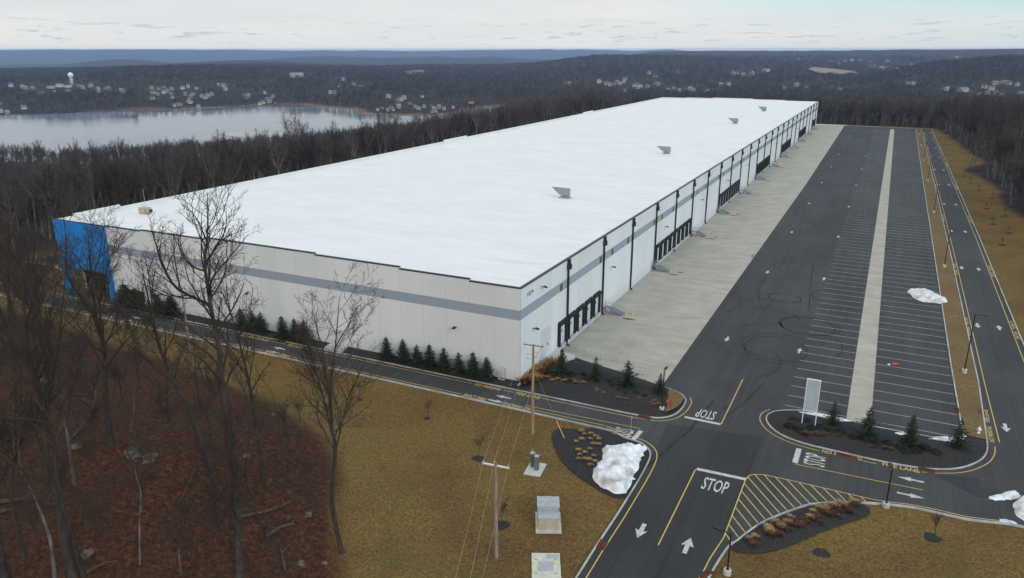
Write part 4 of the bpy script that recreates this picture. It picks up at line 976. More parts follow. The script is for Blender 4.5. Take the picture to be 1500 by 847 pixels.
# gas meter against the front wall and the stoop of the personnel door
gm = empty('gas_meter', (-3.2, -.55, .7)); tag(gm, 'grey gas meter with bent pipes against the front wall near the corner', 'gas meter')
m_ = MB(); m_.tube([(-1.2, 0, 0), (-1.2, 0, 1.3), (-1.0, 0, 1.5), (-.3, 0, 1.5), (0, 0, 1.3), (0, 0, .2), (.2, 0, .05), (1.0, 0, .05), (1.1, 0, .2), (1.1, 0, 1.9), (.6, 0, 2.0)], .09, 7); m_.build('pipe', M['galv'], gm)
m_ = MB(); m_.box(-.75, -.2, -.25, .25, .55, 1.2); m_.lathe([(.16, 1.2), (.16, 1.36), (.08, 1.4)], 10, (-.48, 0, 0)); m_.build('meter', M['galv'], gm)
stp = MB(); stp.box(-33.8, -30.6, -1.35, -.01, .2, .92); stp.box(-34.3, -33.802, -1.35, -.3, .2, .56); tag(stp.build('door_stoop', M['concrete']), 'pale concrete stoop below the small door in the front wall', 'stoop')

# ------------------------------------------------------------------ street furniture
def lamp(x, y, h, rot, label, group, base=.75, arm=1.2):
    root = empty('street_lamp', (x, y, ground_z(x, y) if y < 0 and not (17 < x < 24) else .1), rot); tag(root, label, 'street lamp', group)
    m_ = MB(); m_.lathe([(.36, -.2), (.36, base), (.30, base+.06)], 14); m_.build('concrete_base', M['concrete'], root)
    m_ = MB(); m_.lathe([(.17, base+.062), (.17, base+.09)], 10); m_.tube([(0, 0, base+.09), (0, 0, h)], [.085, .075], 8); m_.build('pole', M['black_metal'], root)
    m_ = MB(); m_.obox((0, 0, h-.06), (arm, 0, h-.02), .07, .08); m_.build('arm', M['black_metal'], root)
    m_ = MB(); m_.obox((arm-.42, 0, h-.02), (arm+.40, 0, h+.02), .38, .12); m_.build('lamp_head', M['black_metal'], root); return root
g1 = 'black lamp posts beside the drives'
lamp(35.0, -28.5, 4.4, PI*.93, 'black lamp post beside the planted bed at the entrance drive, arm to the left', g1, .5, 1.25)
lamp(48.0, -10.1, 4.5, PI*.55, 'black lamp post at the right tip of the hatched corner bed', g1, .5, 1.0)
lamp(20.6, 1.1, 5.9, PI*.5, 'black lamp post in the corner bed behind the red hydrant', g1, .55, .9)
for k, (y, h) in enumerate(((33.3, 9.3), (97.5, 8.8), (163, 8.8), (225.4, 8.8), (284.7, 8.8), (345, 8.8), (400, 8.8))):
    lamp(57.85, y, h, 0, f'tall black lamp post on the grass median, {ords[k]} from the near end', 'tall lamp posts along the grass median', .6, 1.4)
# hydrants
def hydrant(x, y, z, label, mat):
    o = empty('fire_hydrant', (x, y, z)); tag(o, label, 'hydrant', 'fire hydrants')
    m_ = MB(); m_.lathe([(.20, 0), (.20, .05), (.13, .06), (.13, .62), (.18, .63), (.18, .68), (.14, .72), (.10, .82), (.04, .87), (.04, .93)], 12); m_.build('barrel', mat, o)
    for s in (-1, 1): m_ = MB(); m_.tube([(s*.12, 0, .5), (s*.26, 0, .5)], .075, 8); m_.build('hose_outlet', mat, o)
    m_ = MB(); m_.tube([(0, -.12, .46), (0, -.28, .46)], .10, 8); m_.build('pumper_outlet', mat, o)
hydrant(21.45, 2.45, .7, 'red fire hydrant on the grass corner beside the lamp post', M['red'])
hydrant(58.2, 12.6, .12, 'pale post hydrant on the grass at the near end of the median', M['sign_white'])
# kerb inlets
def inlet(px, py, rot, label, L_=1.5):
    c = at(px, py); o = empty('kerb_inlet', (c[0], c[1], 0), rot); tag(o, label, 'drain', 'rusty drain inlets set in the kerb')
    m_ = MB(); m_.box(-L_/2, L_/2, -.55, .0, .0, .022); m_.build('grate_frame', M['rust'], o)
    m_ = MB()
    for i in range(8): x = -L_/2+.1+(L_-.2)*i/7; m_.box(x-.025, x+.025, -.5, -.05, .024, .045)
    m_.build('grate', M['rust'], o); m_ = MB(); m_.box(-L_/2, L_/2, .002, .24, 0, KH+.035); m_.build('kerb_hood', M['rust'], o)
inlet(880, 798, -PI/2 if False else PI/2, 'rusty drain inlet in the left kerb of the entrance drive')
inlet(1035.5, 843, -PI*.62, 'rusty drain inlet in the right kerb of the entrance drive below the lamp')
inlet(944, 611.5, 0, 'rusty drain inlet in the kerb of the corner bed near the hydrant', 1.7)
inlet(1357, 688.8, .06, 'rusty drain inlet in the kerb at the right end of the island', 1.7)
inlet(1240, 668.5, -.1, 'rusty drain inlet in the island kerb under the NO PARKING letters', 2.3)
inlet(412, 500.5, 0, 'rusty drain inlet in the kerb of the front lane by the evergreens', 1.7)
inlet(1402, 601.5, -PI/2, 'rusty drain inlet on the lot side of the grass median'); inlet(1436, 604, PI/2, 'rusty drain inlet on the road side of the grass median')
# sign board on two posts
sg = empty('sign_board', (38.7, 5.0, .35), math.radians(1)); tag(sg, 'blank grey sign board in a white frame on two white posts', 'sign')
m_ = MB(); m_.box(-.98, .98, -.05, .05, 2.0, 6.25); m_.build('panel', M['sign_panel'], sg)
m_ = MB(); m_.box(-1.1, 1.1, -.08, .08, 6.252, 6.37); m_.box(-1.1, -.985, -.08, .08, 1.9, 6.25); m_.box(.985, 1.1, -.08, .08, 1.9, 6.25); m_.box(-.98, .98, -.08, .08, 1.9, 1.998); m_.build('frame', M['sign_white'], sg)
for s in (-1, 1): m_ = MB(); m_.box(s*1.05-.07, s*1.05+.07, -.07, .07, -.3, 1.898); m_.build('post', M['sign_white'], sg)
m_ = MB()
for i in range(1, 7): m_.box(-.97, .97, -.056, -.052, 2.0+i*.6, 2.012+i*.6)
m_.build('panel_seams', M['galv'], sg)
sg.scale = (.76, 1, 1)
# stop sign back beside the lane end
ss_ = empty('road_sign', (*at(924, 633)[:2], .05)); tag(ss_, 'small road sign on a thin post by the stop bar of the front lane', 'sign')
m_ = MB(); m_.box(-.025, .025, -.025, .025, -.1, 2.2); m_.build('post', M['galv'], ss_); m_ = MB(); m_.lathe([(.28, -.012), (.28, .012)], 8); q = m_.build('sign_plate', M['galv'], ss_); q.rotation_euler = (0, PI/2, 0); q.location = (.04, 0, 1.95)
# red jug on the lot
rj = empty('red_bag', (48.5, 32.2, .006), .5); tag(rj, 'small red and white bag lying on the striped asphalt', 'bag')
m_ = MB(); m_.lathe([(.02, 0), (.42, .05), (.46, .2), (.30, .38), (.05, .44)], 9); q = m_.build('body', M['red'], rj, True); q.scale = (1.35, .8, .85)
m_ = MB(); m_.lathe([(.02, 0), (.22, .03), (.20, .15), (.04, .2)], 8, (-.85, .1, 0)); m_.build('white_end', M['sign_white'], rj, True)
m_ = MB(); m_.tube([(.3, 0, .3), (.6, -.1, .35), (.8, -.2, .1)], .05, 6); m_.build('strap', M['red'], rj)

# ------------------------------------------------------------------ utility things on the near lawn
c = hit(784, 688); mc = empty('meter_cabinets', (*c[:2], c[2]), math.radians(8)); tag(mc, 'two narrow grey metering cabinets back to back on a small concrete pad', 'cabinet')
m_ = MB(); m_.box(-1.15, 1.15, -1.7, 1.7, -.3, .14); m_.build('pad', M['concrete'], mc)
for (x, y, w_, h_) in ((-.55, .55, .5, 2.0), (.25, -.15, .55, 2.05)):
    m_ = MB(); m_.box(x-w_/2, x+w_/2, y-.28, y+.28, .142, .142+h_); q = m_.build('cabinet', M['cabinet'], mc)
    m_ = MB(); m_.box(x-w_/2-.04, x+w_/2+.04, y-.32, y+.32, .143+h_, .2+h_); r_ = m_.build('lid', M['galv'], mc); r_.parent = q
    m_ = MB(); m_.box(x+w_/2+.004, x+w_/2+.03, y-.2, y+.2, .5, h_-.2); r_ = m_.build('door', M['cabinet'], mc); r_.parent = q
m_ = MB(); m_.tube([(-.75, 1.2, .14), (-.75, 1.2, 2.3)], .06, 6); m_.build('conduit', M['galv'], mc)
mc.scale = (.85, .85, .85)
tr = empty('transformer', (*hit(803, 765)[:2], ground_z(*hit(803, 765)[:2])), math.radians(25)); tag(tr, 'galvanised box transformer with stepped lid and tan front on a concrete pad', 'transformer')
m_ = MB(); m_.box(-1.3, 1.3, -1.95, 1.6, -.35, .16); m_.build('pad', M['concrete'], tr)
m_ = MB(); m_.box(-1.02, 1.02, -1.65, -.35, .162, 1.55); m_.build('front_compartment', M['tan_metal'], tr)
m_ = MB(); m_.box(-1.1, 1.1, -.35, 1.5, .162, 2.0); m_.build('tank', M['galv'], tr)
m_ = MB(); m_.box(-1.08, 1.08, -1.72, -.352, 1.552, 1.62); m_.obox((-1.0, -.9, 1.63), (1.0, -.9, 1.63), .03, .02); m_.build('front_lid', M['galv'], tr)
m_ = MB(); m_.box(-1.15, 1.15, -.349, 1.55, 2.002, 2.06); m_.box(-1.15, 1.15, .55, .6, 2.062, 2.09); m_.box(-.12, .12, .12, .2, 2.062, 2.12); m_.build('tank_lid', M['galv'], tr)
vs_c = hit(800, 832); vl = empty('utility_vault', (*vs_c[:2], ground_z(*vs_c[:2])), math.radians(25)); tag(vl, 'pale concrete vault slab with two steel hatches in the near lawn', 'vault')
m_ = MB(); m_.box(-1.35, 1.35, -2.5, 2.05, -.4, .12); m_.build('slab', pmat('vault_concrete', (.46, .43, .34), (.58, .55, .45), 2, .9), vl)
m_ = MB(); m_.box(-.75, .7, -.55, .75, .122, .15); m_.build('hatch', M['galv'], vl); m_ = MB(); m_.box(.05, 1.15, 1.2, 1.85, .122, .15); m_.build('hatch', M['galv'], vl)
for x, y in ((-.95, 1.0), (.9, 1.0), (-.95, -.9), (.9, -.9)): m_ = MB(); m_.tube([(x-.1, y, .12), (x-.06, y, .17), (x+.06, y, .17), (x+.1, y, .12)], .018, 5); m_.build('lifting_eye', M['black_metal'], vl)
# poles and wires
def pole(b, h, mat, label, name='utility_pole'):
    o = empty(name, b); tag(o, label, 'utility pole'); m_ = MB(); m_.tube([(0, 0, -.5), (0, 0, h*.5), (.03, 0, h)], [.21, .17, .13], 9); m_.build('pole', mat, o); return o
pa = at(780, 636, -.09); pA = pole(tuple(pa), 12.2, M['wood_pole_new'], 'tall brown utility pole by the front lane with a brace under its crossarm')
ca = YAW+.0; ax = np.array([math.cos(.10), math.sin(.10), 0])
def bar(o, name, x0, x1, z, mat, w=.11): m_ = MB(); m_.obox(tuple(ax*x0+np.array([0, 0, z])), tuple(ax*x1+np.array([0, 0, z])), w, .13); return m_.build(name, mat, o)
def insul(o, x, z): 
    m_ = MB(); m_.lathe([(.03, 0), (.03, .08), (.085, .09), (.05, .15), (.08, .16), (.04, .24)], 8, tuple(ax*x+np.array([0, 0, z]))); return m_.build('insulator', M['galv'], o)
cA = bar(pA, 'crossarm', -1.25, 1.3, 12.05, M['wood_pole'])
for x in (-1.15, 1.2): insul(pA, x, 12.12)
m_ = MB(); m_.obox(tuple(ax*1.15+np.array([0, 0, 12.0])), tuple(ax*.1+np.array([0, 0, 10.3])), .06, .06); m_.build('brace', M['galv'], pA)
for z, x in ((11.4, -.35), (10.8, -.7), (10.2, -.75), (11.1, .6), (10.55, .5)):
    m_ = MB(); m_.obox((0, 0, z), tuple(ax*x+np.array([0, 0, z+.03])), .05, .05); m_.lathe([(.05, -.05), (.07, .03), (.04, .14)], 7, tuple(ax*x+np.array([0, 0, z+.05]))); m_.build('side_arm', M['galv'], pA)
pb = hit(727, 817); pB = pole(tuple(pb), 10.25, M['wood_pole'], 'grey weathered utility pole with a pale crossarm on the near lawn')
bar(pB, 'crossarm', -1.3, 1.35, 10.0, M['white_paint'], .12)
for x in (-1.2, 1.25): insul(pB, x, 10.07)
insul(pB, -.12, 10.25)
pc = at(278, 511, -.09); pC = pole(tuple(pc), 10.3, M['wood_pole'], 'plain grey pole beside the front lane, seen behind the bare trees')
m_ = MB(); m_.tube([(0, 0, 10.3), (0, 0, 10.55)], [.06, .03], 6); m_.build('pole_cap', M['galv'], pC)
def wire(a, b, sag, label, name='power_line', r=.011):
    a, b = Vector(a), Vector(b); m_ = MB(); pts = []
    for i in range(25): t = i/24; q = a.lerp(b, t); q.z -= sag*4*t*(1-t); pts.append(q)
    m_.tube(pts, r, 4, False); return tag(m_.build(name, M['wire']), label, 'wire', 'overhead wires across the near lawn')
A_ = lambda x, z: Vector(pA.location)+Vector(ax*x)+Vector((0, 0, z)); B_ = lambda x, z: Vector(pB.location)+Vector(ax*x)+Vector((0, 0, z))
wire(B_(-1.2, 10.3), A_(-1.15, 12.3), .5, 'overhead wire from the left end of the pale crossarm to the brown pole')
wire(B_(-.12, 10.5), A_(-.7, 11.0), .5, 'overhead wire from the pale pole top to the side arm of the brown pole')
wire(B_(1.25, 10.3), A_(1.2, 12.3), .5, 'overhead wire from the right end of the pale crossarm to the brown pole')
for x, px, t in ((-1.2, 652, 'left'), (-.12, 676, 'middle'), (1.25, 692, 'right')):
    dv = ray(px, 905); q = CAMP+dv*52.0; wire(B_(x, 10.3 if abs(x) > 1 else 10.5), tuple(q), .3, f'overhead wire running from the pale crossarm to the near left, {t} one of three')
gy = at(827, 643, 0.0); wire(A_(.1, 9.0), (gy[0], gy[1], .05), .02, 'thin guy wire from the brown pole down to the dark bed', 'guy_wire')
gd = empty('guy_wire_guard', tuple(gy)); tag(gd, 'yellow plastic guard on the guy wire at the dark bed edge', 'guard'); dv = (A_(.1, 9.0)-Vector(gy)).normalized()
m_ = MB(); m_.tube([dv*.1, dv*2.6], .045, 7); m_.build('sleeve', M['yellow'], gd); m_ = MB(); m_.tube([(0, 0, -.1), dv*.3], .02, 6); m_.build('anchor_rod', M['galv'], gd)

# ------------------------------------------------------------------ snow heaps
def heap(poly, h, name, label, z0=.0, res=.22, seed=1, group=None, peak=2.0, kind=None):
    P = np.array(poly); x0, y0 = P.min(0); x1, y1 = P.max(0); nx, ny = int((x1-x0)/res)+2, int((y1-y0)/res)+2
    gx, gy = np.meshgrid(np.linspace(x0, x1, nx), np.linspace(y0, y1, ny)); gx, gy = gx.ravel(), gy.ravel()
    k = poly_dist(gx, gy, poly) < -res*.4; pts = list(zip(gx[k], gy[k])); rim = []
    for i in range(len(poly)):
        a, b = np.array(poly[i]), np.array(poly[(i+1) % len(poly)]); m_ = max(1, int(np.linalg.norm(b-a)/(res*1.2)))
        rim += [tuple(a+(b-a)*j/m_) for j in range(m_)]
    from mathutils.geometry import delaunay_2d_cdt
    n = len(rim); v2, e2, f2, *_ = delaunay_2d_cdt([Vector(q) for q in rim+pts], [], [list(range(n))], 1, 1e-4)
    xy = np.array([(v.x, v.y) for v in v2]); d = np.clip(-poly_dist(xy[:, 0], xy[:, 1], poly), 0, None)
    z = h*(.55*ss(0, .3*peak, d)+.45*ss(0, 1.6*peak, d))*(1+.30*fbm(xy[:, 0], xy[:, 1], 1.9, 4, seed))+h*.42*fbm(xy[:, 0], xy[:, 1], .7, 5, seed+9)*ss(0, .4, d)
    m_ = MB(); m_.add(np.column_stack([xy, np.clip(z, 0, None)+z0]), [tuple(f) for f in f2]); o = m_.build(name, M['snow'], smooth=True)
    return tag(o, label, 'snow heap', group)
def jag(pts, amp, seed, k=4):
    P = np.array(smooth_path(pts, k, True)); rg = np.random.default_rng(seed); return [tuple(q) for q in P+rg.normal(0, amp, P.shape)]
heap(jag(at2([(882, 659), (905, 656.5), (921, 654), (934, 656), (944, 655), (947, 660), (941, 668), (938, 679), (931, 694), (927, 706), (919, 724), (905, 724.5), (888, 719), (872, 709), (868, 693), (871, 683), (880, 674)]), .12, 4), 1.15, 'snow_heap', 'big dirty white snow heap on the dark bed beside the entrance drive', .12, seed=4)
heap(jag(at2([(1330, 426), (1349, 424), (1358, 425), (1388, 440), (1386, 445), (1370, 444), (1348, 441), (1334, 433)]), .10, 5), .8, 'snow_heap', 'long white snow heap lying across the trailer stalls', 0.0, .25, 5)
heap(jag(at2([(1448, 729), (1462, 724), (1485, 719), (1494, 724), (1492, 729), (1475, 733), (1458, 733)]), .07, 6), .45, 'snow_heap', 'small low snow patch at the right edge beside the larger heap', 0, .2, 6)
heap(jag(at2([(1484, 738), (1500, 728), (1530, 722), (1560, 745), (1540, 768), (1510, 766), (1490, 757), (1486, 748)]), .08, 7), 1.2, 'snow_heap', 'white snow heap cut off by the right edge at the lane', 0, .22, 7)
heap(jag(at2([(1355, 645), (1372, 640.5), (1400, 642), (1417, 636), (1414, 648), (1400, 653), (1385, 650), (1365, 647.5)]), .07, 8), .5, 'snow_heap', 'thin snow strip behind the right end of the island', .06, .2, 8)
heap(jag(at2([(1170, 605.5), (1190, 606.5), (1212, 610), (1240, 616.5), (1246, 619.5), (1225, 618.5), (1200, 613)]), .06, 9), .32, 'snow_heap', 'thin snow strip behind the sign board on the island', .2, .2, 9)
heap(jag(at2([(1311, 636), (1322, 635), (1330, 638), (1318, 639)]), .05, 10), .25, 'snow_heap', 'tiny snow scrap left of the dark spruce on the island', .2, .25, 10)
heap(jag(at2([(1464, 761), (1478, 762), (1490, 768), (1470, 768)]), .05, 11), .25, 'snow_heap', 'tiny snow scrap on the lawn kerb at the lower right', .05, .25, 11)

# ------------------------------------------------------------------ planting
def quads_mesh(name, C, U, V_, mat):
    """leaf-sized quads: centres C, half axes U and V"""
    n = len(C); P = np.stack([C-U-V_, C+U-V_, C+U*.6+V_, C-U*.6+V_], 1).reshape(-1, 3)
    return mesh_np(name, P, np.arange(4*n).reshape(-1, 4), (mat,))
def rand_unit(rng, n):
    v = rng.normal(size=(n, 3)); return v/np.linalg.norm(v, axis=1, keepdims=True)
def spruce_mesh(seed, h=3.6, w=1.15, dens=1.0, ragged=.25):
    rng = np.random.default_rng(seed); C, U, V_ = [], [], []
    nw = int(20*dens)
    for k in range(nw):
        t = (k+.3*rng.random())/nw; z = h*(.05+.93*t); L_ = w*(1-t)**.85*(1+ragged*rng.normal())+.06
        nb = max(4, int(11*(1-t)+4)); ph = rng.random()*7
        for j in range(nb):
            a = ph+2*PI*j/nb+.25*rng.normal(); l = L_*(1+ragged*.8*rng.normal()); d = np.array([math.cos(a), math.sin(a), 0]); s = np.array([-math.sin(a), math.cos(a), 0])
            m_ = max(2, int(l/.16))
            for i in range(m_):
                f = (i+.7)/m_; c = d*l*f+np.array([0, 0, z-.16*l*f+.10*l*f*f+.03*rng.normal()])
                for q in (-1, 1):
                    o_ = (d*.6+s*q*.8+np.array([0, 0, .18*rng.normal()])); o_ /= np.linalg.norm(o_); sz = .11+.06*rng.random()
                    C.append(c+o_*sz*.8); U.append(np.cross(o_, [0, 0, 1.0])*sz*.35+np.array([0, 0, .02*rng.normal()])); V_.append(o_*sz*(1.1-.4*f))
    k = 10
    for i in range(k): C.append(np.array([0, 0, h*(.94+.09*i/k)])); a = 2.4*i; U.append(np.array([math.cos(a), math.sin(a), 0])*.05); V_.append(np.array([math.cos(a)*.03, math.sin(a)*.03, .07]))
    return quads_mesh('foliage', np.array(C), np.array(U), np.array(V_), M['spruce'])
sp_fol = [spruce_mesh(1, 3.6, 1.15), spruce_mesh(2, 3.6, 1.05, 1.1), spruce_mesh(3, 3.6, 1.25, .9, .4), spruce_mesh(4, 3.6, 1.1, .75, .5)]
sp_tr = MB(); sp_tr.tube([(0, 0, -.2), (0, 0, 2.0), (0, 0, 3.5)], [.09, .06, .015], 6); spt = mesh_np('trunk', sp_tr.v, sp_tr.f, (M['bark'],))
def spruce(x, y, z, k, h, wd, label, group, rz):
    o = empty('spruce_tree', (x, y, z), rz); tag(o, label, 'evergreen', group); s = h/3.6; o.scale = (s*wd, s*wd, s)
    link('trunk', spt, o); link('foliage', sp_fol[k], o); return o
g = 'narrow evergreens along the front wall'
row7 = [(563.5, 527), (583.5, 535), (602.5, 540), (622, 543), (645.5, 546), (667, 550.5), (688.5, 554.5), (710, 557.5)]
nm = ['eighth', 'seventh', 'sixth', 'fifth', 'fourth', 'third', 'second', 'first']
for k, (a, b) in enumerate(row7):
    c = at(a, b, .5); spruce(c[0], -.85, .5, k % 3, 3.55+.25*math.sin(k*2.3), 1.05, f'narrow evergreen in the right-hand row along the front wall, {nm[k]} from the building corner', g, k*1.3)
for k, (a, b) in enumerate([(348, 484), (364.5, 487.5), (380, 489), (412.5, 494.5), (430, 499), (445, 501)]):
    c = at(a, b, .5); spruce(c[0], -.85, .5, k % 3, 3.7, 1.1, f'narrow evergreen by the front lane, {["left", "middle", "right"][k % 3]} of the {"left" if k < 3 else "right"} trio', g, k*1.7)
for k, (a, b, h) in enumerate([(823, 549, 4.3), (872, 556, 3.7), (919, 566, 4.2), (966.5, 577, 3.2)]):
    c = at(a, b, .5); spruce(c[0], c[1], .45, [1, 3, 2, 3][k], h*.97, .95, f'spruce in the dark corner bed, {["first and densest", "second and thinnest", "third and widest", "fourth, beside the lamp post"][k]} from the building', 'spruces in the corner bed', k)
for k, (a, b, h) in enumerate([(1219, 622, 3.6), (1270, 640, 4.6), (1332, 652, 4.5), (1402, 655, 4.2)]):
    c = at(a, b, .35); spruce(c[0], c[1], .25, [3, 2, 0, 3][k], h*.92, .86, f'spruce on the kerbed island, {["first, right of the sign board", "second, with open top", "third and darkest", "fourth, at the right end"][k]}', 'spruces on the island', k*2)
# big dark evergreens by the low windows
for k, (a, b, h) in enumerate([(168, 452, 4.2), (182, 456, 3.8), (219, 462, 3.0), (238, 465, 3.6)]):
    c = at(a, b, .5); spruce(c[0], -.9, .4, k % 3, h, 1.75, f'broad dark evergreen beside the low windows, {ords[k]} from the blue entrance', 'broad evergreens by the entrance', k)
def shrub_mesh(seed):
    rng = np.random.default_rng(seed); n = 420; d = rand_unit(rng, n); d[:, 2] = abs(d[:, 2]); r = .42*(1+.22*rng.normal(size=(n, 1)))
    C = d*r*np.array([1, 1, .85])+np.array([0, 0, .08]); a = rand_unit(rng, n); U = np.cross(d, a); U /= np.linalg.norm(U, axis=1, keepdims=True)+1e-9; V_ = np.cross(d, U)+d*.6
    return quads_mesh('shrub', C, U*.045, V_*.07, M['shrub'])
sh = [shrub_mesh(11), shrub_mesh(12)]
sh_n = 0
def shrub(px, py, s, label, group, z=.4):
    global sh_n
    c = at(px, py, z); o = link('round_shrub', sh[sh_n % 2], None, (c[0], c[1], z-.06), sh_n*1.1); o.scale = (s, s, s*.95); sh_n += 1; tag(o, label, 'shrub', group)
for a, b, s in [(806, 551, 1.7), (818, 554, 1.5), (838, 552, 1.5), (836, 561, 1.3), (856, 551, 1.3), (858, 559, 1.2), (874, 562, 1.15), (892, 561, 1.15), (896, 567, 1.0), (907, 573.5, 1.0), (917, 578, 1.0), (932, 578, 1.05), (944, 583, 1.1), (800, 546, 1.5)]:
    shrub(a, b, s, 'small round dark shrub in the corner bed between the spruces', 'round shrubs in the corner bed')
for a, b, s in [(1163, 617, 1.25), (1157, 625, 1.2), (1170, 630, 1.25), (1180, 618, 1.25), (1188, 629, 1.25), (1203, 628, 1.25), (1217, 633, 1.2), (1232, 635, 1.25), (1249, 642.5, 1.2), (1268, 646, 1.35), (1283, 652, 1.1), (1300, 651, 1.2), (1318, 657, 1.15), (1326, 663, 1.25), (1341, 662.5, 1.35), (1354, 658.5, 1.4), (1371, 665, 1.3)]:
    shrub(a, b, s, 'small round dark shrub on the island in front of the spruces', 'round shrubs on the island', .3)
def tuft_mesh(seed, mat, n=150, h=1.0, spread=.55, wd=.02):
    rng = np.random.default_rng(seed); a = rng.random(n)*2*PI; t = spread*np.sqrt(rng.random(n)); l = h*(.6+.4*rng.random(n))
    d = np.stack([np.cos(a)*t, np.sin(a)*t, np.ones(n)], 1); d /= np.linalg.norm(d, axis=1, keepdims=True)
    b = np.stack([np.cos(a)*t*.25*h, np.sin(a)*t*.25*h, np.zeros(n)], 1); s = np.stack([-np.sin(a), np.cos(a), np.zeros(n)], 1)*wd
    m1 = b+d*l[:, None]*.6; tip = m1+(d+np.stack([np.cos(a), np.sin(a), -.7*np.ones(n)], 1)*.5)*l[:, None]*.4
    P = np.stack([b-s, b+s, m1+s*1.6, m1-s*1.6, tip+s*.9, tip-s*.9], 1).reshape(-1, 3); i = np.arange(n)*6
    Fq = np.concatenate([np.stack([i, i+1, i+2, i+3], 1), np.stack([i+3, i+2, i+4, i+5], 1)])
    return mesh_np('grass_tuft', P, Fq, (mat,))
tf_tan = [tuft_mesh(21, M['tan_grass'], 170), tuft_mesh(22, M['tan_grass'], 140, 1, .75)]; tf_rust = [tuft_mesh(23, M['rust_grass'], 200, 1, .7), tuft_mesh(24, M['rust_grass'], 170, 1, .9)]; tf_red = [tuft_mesh(25, M['red_stems'], 90, .6, 1.1, .018), tuft_mesh(26, M['red_stems'], 70, .5, 1.3, .018)]
tn = 0
def tuft(kind, x, y, z, s, label, group, name='ornamental_grass', cat='grass clump', wx=1.0):
    global tn
    o = link(name, kind[tn % 2], None, (x, y, z), tn*2.1); o.scale = (s*wx, s*wx, s); tn += 1; tag(o, label, cat, group)
rg = np.random.default_rng(5)
for a, b, s in [(768, 561, 1.5), (776, 557, 1.5), (785, 558, 1.3), (783, 549, 1.6), (774, 549, 1.2), (797, 546, 1.7), (806, 541, 1.8), (813, 537, 1.8)]:
    c = at(a, b, .45); tuft(tf_rust, c[0], c[1], .4, s, 'tall rusty tan grass clump at the building corner', 'tall dry grasses at the building corner', wx=1.15)
for a, b, s in [(1106, 790, 1.0), (1098, 791, .8), (1124, 776, 1.1), (1127, 781, 1.1), (1136, 769, 1.2), (1143, 773, 1.0), (1158, 761, .95), (1154, 768, 1.0), (1190, 752, .9), (1186, 760, .9), (1199, 748, 1.1), (1206, 750, 1.1), (1211, 747, 1.0), (1218, 744, 1.2), (1224, 746, 1.2), (1230, 742, 1.3), (1235, 744, 1.1), (1250, 738.5, 1.1), (1256, 739, 1.0)]:
    c = at(a, b, .1); tuft(tf_tan, c[0], c[1], .08, s*.68, 'pale tan grass clump in the dark bed beside the hatched corner', 'pale grasses in the hatched corner bed', wx=1.0)
for a, b in [(852, 633), (856, 638), (852, 645), (844, 649), (866, 637), (865, 645), (873, 641), (877, 645), (847, 661), (849, 668), (848, 674), (857, 665), (858, 674), (864, 660), (863, 675), (870, 670), (865, 683), (872, 678), (870, 652), (877, 653)]:
    c = at(a, b, .1); tuft(tf_tan, c[0], c[1], .08, .42, 'low cut tan grass clump in the dark bed beside the big snow heap', 'cut grasses beside the big snow heap', wx=1.25)
for i in range(26):
    t = i/25; a, b = 797+60*t+rg.normal()*2, 556+8*t+rg.normal()*1.4; c = at(a, b, .4); tuft(tf_red if i % 3 else tf_rust, c[0], c[1], .36, .7, 'low red-brown dead plant in the corner bed', 'dead perennials in the corner bed', 'dead_plant', 'plant')
for a, b in [(872, 571), (876, 574), (884, 578), (905, 585), (912, 586), (918, 587), (937, 586), (960, 590), (964, 594), (957, 595), (953, 592)]: c = at(a, b, .4); tuft(tf_rust, c[0], c[1], .34, .55, 'low red-brown dead plant in the corner bed', 'dead perennials in the corner bed', 'dead_plant', 'plant')
for i in range(24):
    a = [1178, 1190, 1200, 1212, 1226, 1240, 1155, 1282, 1296, 1306][i % 10]+rg.normal()*4; b = {1155: 622, 1282: 656, 1296: 659, 1306: 658}.get([1178, 1190, 1200, 1212, 1226, 1240, 1155, 1282, 1296, 1306][i % 10], 638)+rg.normal()*1.8
    c = at(a, b, .3); tuft(tf_red, c[0], c[1], .3, .75, 'low red-brown dead plant on the island', 'dead perennials on the island', 'dead_plant', 'plant')
for i in range(42):
    t = rg.random(); a = 1100+165*t; b = 797-52*t**.8+rg.normal()*4-3; c = at(a, b, .1)
    if poly_dist(np.array([c[0]]), np.array([c[1]]), rb)[0] < -.3: tuft(tf_red, c[0], c[1], .08, .8, 'low dark red dead plant in the hatched corner bed', 'dead perennials in the hatched corner bed', 'dead_plant', 'plant')

